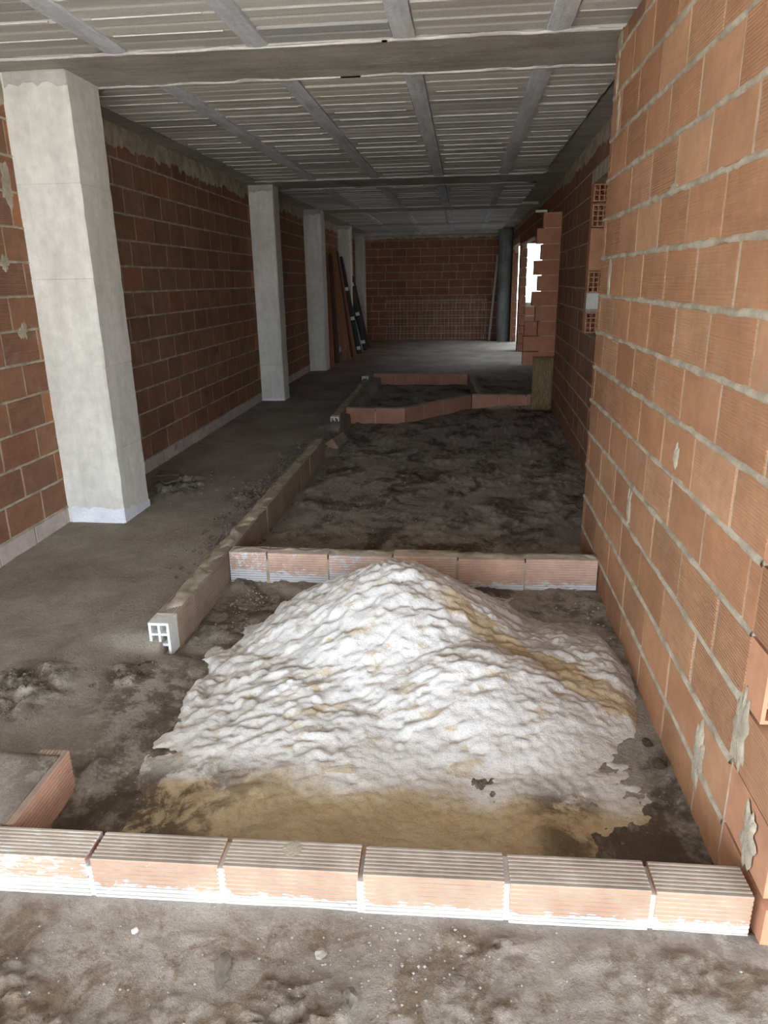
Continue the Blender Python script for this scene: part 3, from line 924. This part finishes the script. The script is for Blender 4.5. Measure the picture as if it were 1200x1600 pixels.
column(-2.829, -2.512, 13.185, 13.56, (1.0, 1.9), 'third concrete column just in front of the leaning boards', 0.0, 3)
column(-2.90, -2.585, 17.0, 17.32, (1.3,), 'fourth concrete column behind the tops of the leaning boards', 0.0, 4)
column(-2.88, -2.66, 19.9, 20.172, (1.3,), 'farthest concrete column in the back left corner', 0.0, 5)
# round column at the far right
rc = empty('round_column', (1.02, 19.62, 0.03))
tag(rc, 'round grey concrete column in the back right corner', 'column', kind='thing')
v = []; f = []; K = 24
for i, (z, r) in enumerate(((0.0, 0.175), (1.28, 0.175), (1.285, 0.170), (1.29, 0.175), (2.55, 0.175), (2.56, 0.19), (2.82, 0.19))):
    for k in range(K): v.append((r * math.cos(2 * math.pi * k / K), r * math.sin(2 * math.pi * k / K), z))
    if i:
        for k in range(K):
            a = (i - 1) * K + k; b = (i - 1) * K + (k + 1) % K
            f.append((a, b, b + K, a + K))
link('shaft', mesh('shaft', v, f, True), concrete_mat('grey_round_column', S(140, 142, 138), S(108, 110, 108), 1.2, streak=(6, 6, 0.4)), rc)

# ------------------------------------------------------------------ kerbs
def ribbed_profile(W, H, nt, nf, dpt=0.0028):
    """(y, z) loop of a ribbed brick on edge: front at y=0, top at z=0."""
    pts = []
    for k in range(nf):            # front, going up
        a = -H + H * (k + 0.0) / nf; b = -H + H * (k + 1.0) / nf; q = (b - a)
        pts += [(0.0, a + q * 0.12), (0.0, a + q * 0.62), (dpt, a + q * 0.74), (dpt, a + q * 0.98)]
    pts.append((0.0, -0.004)); pts.append((0.004, 0.0))
    for k in range(nt):
        a = W * k / nt; b = W * (k + 1.0) / nt; q = b - a
        pts += [(a + q * 0.15, 0.0), (a + q * 0.6, 0.0), (a + q * 0.72, -dpt), (a + q * 0.96, -dpt)]
    pts.append((W, -0.003)); pts.append((W, -H))
    return pts
def ribbed_brick(L, W, H, nt, nf):
    pr = ribbed_profile(W, H, nt, nf); m_ = len(pr)
    v = [(-L / 2, y, z) for y, z in pr] + [(L / 2, y, z) for y, z in pr]
    f = [(i, i + m_, (i + 1) % m_ + m_, (i + 1) % m_) for i in range(m_)]
    f.append(tuple(range(m_))); f.append(tuple(range(2 * m_ - 1, m_ - 1, -1)))
    me = mesh('brick', v, f)
    bm = bmesh.new(); bm.from_mesh(me); bmesh.ops.recalc_face_normals(bm, faces=bm.faces); bm.to_mesh(me); bm.free()
    return me
RB = ribbed_brick(1.0, 0.105, 0.19, 8, 13)
_rb = {}
def kerb(label, A, B, joints, mat, top=0.13, gap=0.010, seed=0, mortar_top=0.35, group=None, W=0.105):
    """A, B: ends of the front face line (viewer side), joints: distances of the joints from A."""
    A = Vector((A[0], A[1], 0)); B = Vector((B[0], B[1], 0)); d = (B - A).normalized(); L = (B - A).length
    bk = Vector((-d.y, d.x, 0))        # away from the front face
    root = empty('brick_kerb', (A.x, A.y, -0.06)); tag(root, label, 'kerb', group, 'thing')
    if mat.name not in _rb:
        c = RB.copy(); c.materials.append(mat); _rb[mat.name] = c
    rng = random.Random(seed)
    J = [0.0] + list(joints) + [L]
    inv = Matrix.Translation(root.location).inverted()
    R = Matrix(((d.x, bk.x, 0, 0), (d.y, bk.y, 0, 0), (0, 0, 1, 0), (0, 0, 0, 1)))
    for i in range(len(J) - 1):
        a = J[i] + (gap / 2 if i else 0); b = J[i + 1] - (gap / 2 if i < len(J) - 2 else 0)
        o = bpy.data.objects.new('brick', _rb[mat.name]); COL.objects.link(o); o.parent = root
        c = A + d * ((a + b) / 2) + bk * rng.uniform(-0.004, 0.004)
        o.matrix_world = Matrix.Translation((c.x, c.y, top + rng.uniform(-0.004, 0.004))) @ R @ Matrix.Rotation(rng.uniform(-0.008, 0.008), 4, 'Z') @ Matrix.Diagonal(((b - a), W / 0.105, 1, 1))
        if i < len(J) - 2:
            # mortar in the joint, set a little back and uneven
            mb = MB()
            s = J[i + 1]; lo = rng.uniform(0.002, 0.006)
            P = A + d * (s - gap / 2 - 0.004) + bk * lo; Q = A + d * (s + gap / 2 + 0.004) + bk * lo
            mb.quadbox([(P.x, P.y), (Q.x, Q.y)], [(Q.x + bk.x * (W - 0.01), Q.y + bk.y * (W - 0.01)), (P.x + bk.x * (W - 0.01), P.y + bk.y * (W - 0.01))], -0.06, top - rng.uniform(0.01, 0.05))
            j = mb.build('mortar_joint', MORTAR_W if mat is B_KERB_W else MORTAR)
            j.parent = root; j.matrix_parent_inverse = inv
    # ragged crust of mortar left along the top
    if mortar_top > 0.3:
        N = int(L / 0.025); us = np.linspace(0.01, L - 0.01, N)
        a = fbm(us * 9, us * 0 + seed, 4, seed + 5, 0.6); b = fbm(us * 11, us * 0 + seed + 3, 4, seed + 8, 0.6); c = fbm(us * 14, us * 0 + seed + 7, 4, seed + 11, 0.6)
        v = []; f = []
        for i in range(N):
            y0_ = W * np.clip(1.7 * a[i] - 0.62, 0.0, 0.9); y1_ = W * np.clip(0.55 + 0.9 * b[i], 0.3, 1.0)
            if y1_ - y0_ < 0.01: y1_ = y0_ + 0.01
            hh = 0.012 * np.clip(2.0 * c[i] - 0.5, -0.4, 1.2) * mortar_top
            for t_, zz in ((0.0, -0.006), (0.2, hh * 0.8), (0.55, hh), (0.85, hh * 0.7), (1.0, -0.006)):
                p = A + d * us[i] + bk * (y0_ + (y1_ - y0_) * t_)
                v.append((p.x, p.y, top + zz + rng.uniform(-0.0015, 0.0015)))
            if i:
                q_ = 5 * (i - 1)
                for k in range(4): f.append((q_ + k, q_ + k + 5, q_ + k + 6, q_ + k + 1))
        cr = link('mortar_crust', mesh('mortar_crust', v, f, True), MORTAR)
        cr.parent = root; cr.matrix_parent_inverse = inv
    n = int(L / 0.38 * min(mortar_top, 0.5))
    for k in range(n):
        u = rng.uniform(0.03, L - 0.03); rr = rng.uniform(0.02, 0.05)
        q = lump_mesh(rr * rng.uniform(0.8, 1.6), rr, rng.uniform(0.004, 0.009), rng.randrange(9999))
        o = link('mortar_crust', q, MORTAR)
        c = A + d * u + bk * rng.uniform(0.03, W - 0.02)
        o.parent = root
        o.matrix_world = Matrix.Translation((c.x, c.y, top - 0.004)) @ Matrix.Rotation(rng.uniform(0, 6), 4, 'Z')
    return root
def lump_mesh(rx, ry, h, seed, K=12, rings=4):
    rng = random.Random(seed); v = []; f = []
    ph = [rng.uniform(0.65, 1.25) for _ in range(K)]
    for i in range(rings):
        s = 1 - i / rings
        for k in range(K):
            t = 2 * math.pi * k / K; q = s * (0.6 * ph[k] + 0.4 * ph[k - 1])
            v.append((rx * q * math.cos(t), ry * q * math.sin(t), h * (math.sqrt(max(0, 1 - s * s)) * rng.uniform(0.8, 1.15))))
        if i:
            for k in range(K):
                a = (i - 1) * K + k; b = (i - 1) * K + (k + 1) % K
                f.append((a, b, b + K, a + K))
    v.append((0, 0, h)); c = len(v) - 1
    for k in range(K): f.append(((rings - 1) * K + k, (rings - 1) * K + (k + 1) % K, c))
    return mesh('lump', v, f, True)

bpy.context.view_layer.update()
kerb('whitened ribbed brick kerb closing the sand basin at the very front', (-1.38, 1.455), (0.755, 1.50), [0.385, 0.755, 1.135, 1.52, 1.89], B_KERB_W, seed=1, mortar_top=0.3, gap=0.014)
kerb('pale pink brick kerb across the middle behind the sand heap', (-1.335, 3.75), (0.762, 3.765), [0.225, 0.585, 0.957, 1.325, 1.70], B_KERB, seed=2, W=0.10, mortar_top=0.8)
kl = kerb('dusty brick kerb along the aisle, ending in an open hollow brick', (-1.333, 2.95), (-1.355, 6.86), [0.22, 0.53, 0.91, 1.29, 1.67, 2.05, 2.43, 2.8, 3.18, 3.55], B_KERB_D, seed=3, mortar_top=1.0, W=0.10)
kf = kerb('short brick of the kerb lying at the front left corner of the sand basin', (-1.285, 1.57), (-1.30, 1.915), [], B_KERB_F, seed=4, mortar_top=0.0, W=0.10)
k3 = kerb('far basin kerb facing the viewer, with whitish mortar at its foot', (-1.42, 8.63), (-0.70, 8.63), [0.36], B_KERB_F, seed=5)
k4 = kerb('slanting kerb of the far basin', (-0.695, 8.63), (0.12, 9.72), [0.37, 0.75, 1.1], B_KERB_F, seed=6)
k5 = kerb('kerb running from the far basin to the wrapped bundle', (0.13, 9.735), (0.925, 9.76), [0.36, 0.72], B_KERB_F, seed=7)
k6 = kerb('rearmost kerb at the back of the far basin', (-1.49, 12.02), (0.15, 12.03), [0.37, 0.75, 1.12, 1.45], B_KERB_F, seed=8)
k7 = kerb('dusty side kerb on the right of the far basin', (0.30, 9.86), (0.18, 12.05), [0.4, 0.8, 1.2, 1.6], B_KERB_D, seed=9, mortar_top=0.8)
k8 = kerb('dusty aisle-side kerb of the far basin', (-1.42, 8.2), (-1.49, 11.9), [0.38, 0.76, 1.14, 1.52, 1.9, 2.28, 2.66, 3.04, 3.42], B_KERB_D, seed=10, mortar_top=1.2)
bpy.context.view_layer.update()
# open hollow ends of kerbs
HB_K = hollow_mesh(0.10, 0.10, 0.17, 2, 3, web=0.012, shell=0.013, depth=0.09); HB_K.materials.append(MORTAR_W)
h1 = hollow('open_end', HB_K, (-1.384, 2.855), (0, 1), None, kl, 0.04)
HB_K2 = hollow_mesh(0.10, 0.10, 0.15, 2, 2, web=0.012, shell=0.013, depth=0.09); HB_K2.materials.append(MORTAR_W)
h2 = hollow('open_end', HB_K2, (-1.47, 8.10), (0, 1), None, k8, 0.05)
hb_loose = hollow('hollow_brick', HB_K2.copy(), (-1.55, 11.35), (0, 1), None, None, 0.10)
tag(hb_loose, 'small hollow brick end on the aisle side of the rearmost kerb', 'brick')
# toppled brick in the kerb gap
tb = link('toppled_brick', _rb[B_KERB_D.name]); tag(tb, 'dusty brick toppled into the gap beyond the long aisle kerb', 'brick')
tb.matrix_world = Matrix.Translation((-1.30, 7.3, 0.08)) @ Matrix.Rotation(math.radians(82), 4, 'Z') @ Matrix.Rotation(math.radians(-35), 4, 'X') @ Matrix.Diagonal((0.37, 1, 0.6, 1))

# ------------------------------------------------------------------ sand heap
sx = np.arange(-1.28, 0.765, 0.0085); sy = np.arange(1.575, 3.752, 0.0085)
SX, SY = np.meshgrid(sx, sy)
def bump2(cx, cy, rx, ry, h, p=1.0):
    q = ((SX - cx) / rx) ** 2 + ((SY - cy) / ry) ** 2
    return h * np.exp(-q ** p)
dx = SX + 0.30; dy = SY - 3.05
wob = 1 + 0.18 * (fbm(SX * 3.5, SY * 3.5, 3, 71) - 0.5)
cone = 0.50 - 0.64 * np.sqrt(dx * dx + dy * dy * 1.05 + 0.018) * wob
m2 = 0.32 - 0.55 * np.sqrt(((SX - 0.02) * 0.85) ** 2 + ((SY - 2.62) * 1.0) ** 2 + 0.03)
m3 = 0.15 - 0.185 * np.sqrt(((SX + 0.60) * 0.95) ** 2 + ((SY - 2.60) * 0.95) ** 2 + 0.02)
m4 = 0.15 - 0.28 * np.sqrt(((SX - 0.35) * 0.9) ** 2 + ((SY - 2.85) * 1.0) ** 2 + 0.015)
def smax(a, b, k=0.03):
    h_ = np.clip(0.5 + 0.5 * (a - b) / k, 0, 1)
    return b * (1 - h_) + a * h_ + k * h_ * (1 - h_)
Hs = smax(smax(smax(cone, m2), m3), m4)
apron = 0.026 - 0.03 * sstep(-0.75, -1.2, SX) * sstep(2.6, 2.2, SY) + 0.035 * (fbm(SX * 4 + 7, SY * 4, 4, 61) - 0.5) - 0.03 * sstep(0.25, 0.6, SX) - 0.03 * sstep(2.9, 3.5, SY)
Hs = smax(Hs, apron - 0.004, 0.02)
Hs = Hs - sstep(-0.75, -1.15, SX) * (0.012 + 0.16 * np.maximum(fbm(SX * 7 + 2, SY * 7, 4, 66, 0.6) - 0.42, 0)) * sstep(2.0, 2.3, SY)
body = sstep(0.0, 0.08, Hs)
# footprints, shovel scars and slump ridges, running obliquely
rot = 0.45
U = SX * math.cos(rot) + SY * math.sin(rot); V = -SX * math.sin(rot) + SY * math.cos(rot)
r1 = fbm(U * 4.2, V * 11, 4, 81, 0.55); r2 = fbm(U * 9, V * 15, 3, 91, 0.5); r3 = fbm(SX * 34, SY * 34, 3, 95)
ridge = 1 - np.abs(2 * r1 - 1)
calm = 1 - 0.6 * np.exp(-(((SX - 0.2) / 0.35) ** 2 + ((SY - 2.35) / 0.3) ** 2))
Hs = Hs + body * calm * (0.026 * (ridge - 0.75) + 0.022 * (r2 - 0.5) + 0.026 * (fbm(SX * 15, SY * 19, 3, 88, 0.6) - 0.5) + 0.026 * np.abs(fbm(U * 11, V * 24, 3, 99, 0.6) - 0.5)) + (r3 - 0.5) * 0.013 + (fbm(SX * 75, SY * 75, 2, 97) - 0.5) * 0.005
# scattered heel-like dents
rng = random.Random(3)
for _ in range(190):
    px, py = rng.uniform(-1.0, 0.5), rng.uniform(2.1, 3.3)
    a = rng.uniform(0.018, 0.06); b = a * rng.uniform(0.25, 0.5); t = rng.uniform(-0.1, 0.8); dep = rng.uniform(0.008, 0.02)
    uu = (SX - px) * math.cos(t) + (SY - py) * math.sin(t); vv = -(SX - px) * math.sin(t) + (SY - py) * math.cos(t)
    q = (uu / a) ** 2 + (vv / b) ** 2
    Hs = Hs - body * dep * np.exp(-q) * np.where(vv < 0, 1.0, 0.4) + body * dep * 0.5 * np.exp(-((uu / a) ** 2 + ((vv - b * 1.3) / b) ** 2))
Zs = -0.055 + Hs
edge = np.minimum(np.minimum((SX - sx[0]) / 0.16, (sx[-1] - SX) / 0.08), np.minimum((SY - sy[0]) / 0.03 + 0.6, (sy[-1] - SY) / 0.06))
Zs = np.where(edge < 1, Zs - 0.05 * (1 - np.clip(edge, 0, 1)), Zs)
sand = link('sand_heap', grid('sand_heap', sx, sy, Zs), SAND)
tag(sand, 'heap of pale building sand spread out in the front basin', 'sand heap')

# ------------------------------------------------------------------ loose things
def z_at(x, y): return float(ground_h(np.array([[x]]), np.array([[y]]))[0, 0])
def rock(name, x, y, r, mat, seed, label, cat, group=None, squash=0.6, z=None):
    me = bpy.data.meshes.new(name)
    bm = bmesh.new(); bmesh.ops.create_icosphere(bm, subdivisions=2, radius=r)
    rg = random.Random(seed)
    k = [Vector((rg.uniform(-1, 1), rg.uniform(-1, 1), rg.uniform(-1, 1))).normalized() for _ in range(7)]
    for vv in bm.verts:
        n_ = vv.co.normalized()
        s = 1.0
        for q in k:
            dd_ = n_.dot(q)
            if dd_ > 0.62: s -= (dd_ - 0.62) * 0.8
        vv.co = n_ * r * s * rg.uniform(0.78, 1.15)
        vv.co.z *= squash
    bm.to_mesh(me); bm.free()
    o = link(name, me, mat)
    o.location = (x, y, (z_at(x, y) if z is None else z) + r * squash * 0.3); o.rotation_euler = (0, 0, rg.uniform(0, 6))
    tag(o, label, cat, group)
    return o
rock('stone', 0.712, 2.37, 0.026, DARKSTONE, 1, 'small dark stone by the right wall, the one nearer the sand heap', 'stone', z=-0.05)
rock('stone', 0.728, 2.25, 0.028, DARKSTONE, 2, 'small dark stone at the foot of the right wall, nearest the front kerb', 'stone', z=-0.05)
rock('mortar_lump', -0.56, 1.27, 0.03, STONE, 3, 'long pale mortar lump on the dirt before the front kerb', 'lump', squash=0.4).scale = (0.8, 2.0, 1)
rock('mortar_lump', -0.235, 1.225, 0.026, STONE, 4, 'grey mortar lump low in the middle of the front rubble', 'lump')
rock('mortar_lump', -0.33, 1.34, 0.020, CRUMB, 5, 'small pale lump lying a hand from the front kerb', 'lump')
rock('mortar_lump', -0.83, 1.365, 0.012, PALEPOLE, 6, 'white pebble on the dirt at the left before the front kerb', 'lump')
rock('mortar_lump', 0.02, 1.30, 0.018, STONE, 7, 'grey lump on the front dirt right of the middle', 'lump')
# broken tiles beside the nearest column
for i, (x, y, a, w_, h_) in enumerate(((-2.52, 5.72, 0.3, 0.20, 0.16), (-2.36, 5.35, 1.1, 0.12, 0.08))):
    mb = MB(); v = [(-w_ / 2, -h_ / 2, 0), (w_ / 2, -h_ / 2 * 0.7, 0), (w_ / 2 * 0.8, h_ / 2, 0), (-w_ / 2 * 0.6, h_ / 2 * 0.8, 0)]
    v += [(p[0], p[1], 0.012) for p in v]
    me = mesh('tile_fragment', v, [(3, 2, 1, 0), (4, 5, 6, 7), (0, 1, 5, 4), (1, 2, 6, 5), (2, 3, 7, 6), (3, 0, 4, 7)])
    o = link('tile_fragment', me, STONE); o.location = (x, y, z_at(x, y) + 0.012); o.rotation_euler = (0.06, 0.04, a)
    tag(o, ('flat broken tile behind the nearest column', 'smaller tile shard on the aisle behind the nearest column')[i], 'tile')
# gravel and crumbs: uncountable
def crumbs(name, spots, mat, label, seed):
    rg = random.Random(seed); v = []; f = []
    base = [(1, 0, 0), (-1, 0, 0), (0, 1, 0), (0, -1, 0), (0, 0, 1), (0, 0, -1)]
    fc = [(0, 2, 4), (2, 1, 4), (1, 3, 4), (3, 0, 4), (2, 0, 5), (1, 2, 5), (3, 1, 5), (0, 3, 5)]
    P = []
    for (cx, cy, rx, ry, n_, r0_, r1_) in spots:
        for _ in range(n_):
            P.append((cx + rg.gauss(0, rx), cy + rg.gauss(0, ry), rg.uniform(r0_, r1_)))
    P = [p for p in P if -2.6 < p[0] < 0.74]
    px = np.array([[p[0] for p in P]]); py = np.array([[p[1] for p in P]])
    zz = ground_h(px, py)[0]
    for (x, y, r), z in zip(P, zz):
        b = len(v)
        for q in base: v.append((x + q[0] * r * rg.uniform(0.6, 1.3), y + q[1] * r * rg.uniform(0.6, 1.3), z + r * 0.4 + q[2] * r * rg.uniform(0.5, 0.9)))
        f += [tuple(b + i for i in t) for t in fc]
    o = link(name, mesh(name, v, f), mat)
    tag(o, label, 'gravel', kind='stuff')
crumbs('gravel', [(-1.55, 5.0, 0.10, 0.6, 320, 0.006, 0.02), (-1.58, 6.3, 0.08, 0.35, 160, 0.006, 0.018), (-1.5, 4.1, 0.04, 0.15, 60, 0.005, 0.016), (-1.3, 7.6, 0.12, 0.4, 160, 0.006, 0.018),
       (-2.2, 5.3, 0.12, 0.25, 60, 0.006, 0.018), (-1.78, 2.4, 0.12, 0.12, 120, 0.004, 0.012), (-1.4, 2.6, 0.07, 0.08, 60, 0.003, 0.01)], STONE, 'grey rubble crumbs strewn along the aisle side of the kerb', 5)
crumbs('gravel', [(-0.2, 1.28, 0.3, 0.10, 170, 0.0015, 0.005), (-0.1, 1.38, 0.1, 0.05, 60, 0.002, 0.006), (-0.9, 1.25, 0.2, 0.12, 40, 0.0015, 0.005)], CRUMB, 'pale mortar crumbs scattered over the dirt before the front kerb', 6)
crumbs('gravel', [(-0.9, 5.0, 0.3, 0.7, 220, 0.003, 0.010), (-1.15, 3.5, 0.1, 0.15, 90, 0.003, 0.009), (0.65, 3.2, 0.06, 0.4, 60, 0.003, 0.012), (-1.0, 1.9, 0.15, 0.15, 60, 0.002, 0.005)], CRUMB, 'pale crumbs on the damp floor inside the basins', 7)

# wrapped bundle against the end of the right wall
v = []; f = []
nx_, nz_ = 9, 17
rg = random.Random(12)
for side, yy in ((0, 9.60), (1, 9.71)):
    for j in range(nz_):
        for i in range(nx_):
            x = 0.91 + 0.265 * i / (nx_ - 1); z = -0.05 + 0.69 * j / (nz_ - 1)
            o_ = 0 if (i in (0, nx_ - 1) or j in (0, nz_ - 1)) else -0.022
            v.append((x + rg.uniform(-0.004, 0.004), yy + (o_ if side == 0 else -o_ * 0.3) + rg.uniform(-0.008, 0.008), z + rg.uniform(-0.004, 0.004)))
NN = nx_ * nz_
for s_ in (0, 1):
    for j in range(nz_ - 1):
        for i in range(nx_ - 1):
            a = s_ * NN + j * nx_ + i; q = (a, a + 1, a + nx_ + 1, a + nx_)
            f.append(q if s_ == 0 else q[::-1])
for j in range(nz_ - 1):
    for i in (0, nx_ - 1):
        a = j * nx_ + i; q = (a, a + nx_, a + nx_ + NN, a + NN); f.append(q if i == 0 else q[::-1])
for i in range(nx_ - 1):
    for j in (0, nz_ - 1):
        a = j * nx_ + i; q = (a, a + NN, a + NN + 1, a + 1); f.append(q if j == 0 else q[::-1])
fb = link('wrapped_bundle', mesh('wrapped_bundle', v, f, True), FOIL)
tag(fb, 'upright bundle wrapped in crinkled brown plastic under the toothed wall', 'bundle')

# boards leaning on the left wall beyond the third column
def lean(name, base, top, w_, t_, mat, label, tags=(), line=False):
    o = MB().beam(base, top, w_, t_, up=(0, 1, 0)).build(name, mat)
    tag(o, label, 'board', 'boards leaning on the left wall')
    b, t = Vector(base), Vector(top)
    for s in tags:
        p = b.lerp(t, s); q = b.lerp(t, s + 0.035)
        off = Vector((0.012, -t_ / 2 - 0.006, 0))
        MB().beam(p + off, q + off, w_ * 0.7, 0.012, up=(0, 1, 0)).build('white_tag', WHITE, o)
    return o
def up(x, y, z, k=1.03): return (x * k, y * k, 1.619 + (z - 1.619) * k)
lean('plank', (-2.54, 13.95, 0.03), up(-2.66, 14.3, 2.135), 0.09, 0.05, WOOD, 'brown plank nearest the third column in the leaning stack')
lean('plank', (-2.56, 14.5, 0.03), up(-2.66, 14.6, 2.12), 0.16, 0.05, WOOD_D, 'dark wide plank second from the third column')
lean('plank', (-2.463, 15.05, 0.03), up(-2.66, 14.9, 2.235), 0.08, 0.05, WOOD, 'brown plank at the middle of the leaning stack, left of its twin')
lean('plank', (-2.394, 15.2, 0.03), up(-2.66, 15.25, 2.247), 0.07, 0.05, WOOD, 'brown plank reaching highest in the leaning stack')
lean('plank', (-2.42, 15.6, 0.03), up(-2.66, 15.45, 2.2), 0.10, 0.05, WOOD_D, 'dark plank between the brown planks and the metal profiles')
lean('plank', (-2.368, 15.86, 0.03), up(-2.66, 15.67, 2.186), 0.06, 0.05, WOOD, 'narrow brown plank beside the dark metal profiles')
lean('metal_profile', (-2.346, 16.4, 0.03), up(-2.66, 15.95, 2.113), 0.12, 0.06, DARKMETAL, 'dark metal profile with white tags, left one of the pair', (0.05, 0.36, 0.66))
lean('metal_profile', (-2.34, 17.2, 0.03), up(-2.66, 16.75, 2.21), 0.13, 0.06, DARKMETAL, 'dark metal profile with white tags, right one of the pair', (0.08, 0.37, 0.67, 0.94))
lean('white_batten', (-2.335, 16.9, 0.03), (-2.66, 16.5, 1.70), 0.022, 0.02, WHITE, 'thin white batten between the two dark metal profiles')
lean('plank', (-2.30, 17.6, 0.03), up(-2.70, 17.3, 2.1, 1.01), 0.10, 0.05, WOOD_D, 'dark plank farthest from the viewer in the leaning stack')

# wire mesh panel and pole against the back wall
wm = empty('wire_mesh_panel', (-0.72, 20.02, 0.05)); tag(wm, 'welded wire mesh panel standing against the back wall', 'wire mesh')
for i in range(27):
    x = -1.30 + i * 0.1
    MB().beam((x, -0.05, 0.02), (x, 0.06, 1.08), 0.008, 0.008).build('wire', WIRE, wm)
for k in range(6):
    z = 0.05 + k * 0.2; y = -0.05 + 0.11 * z / 1.08
    MB().beam((-1.42, y, z), (1.34, y, z), 0.008, 0.008).build('wire', WIRE, wm)
MB().beam((-1.42, -0.05, 1.03), (1.34, -0.05, 1.03), 0.012, 0.012).build('wire', WIRE, wm)
po = MB().beam((0.68, 19.9, 0.03), (0.86, 20.1, 2.22), 0.05, 0.04).build('timber_pole', PALEPOLE)
tag(po, 'pale timber pole leaning on the back wall beside the round column', 'pole')
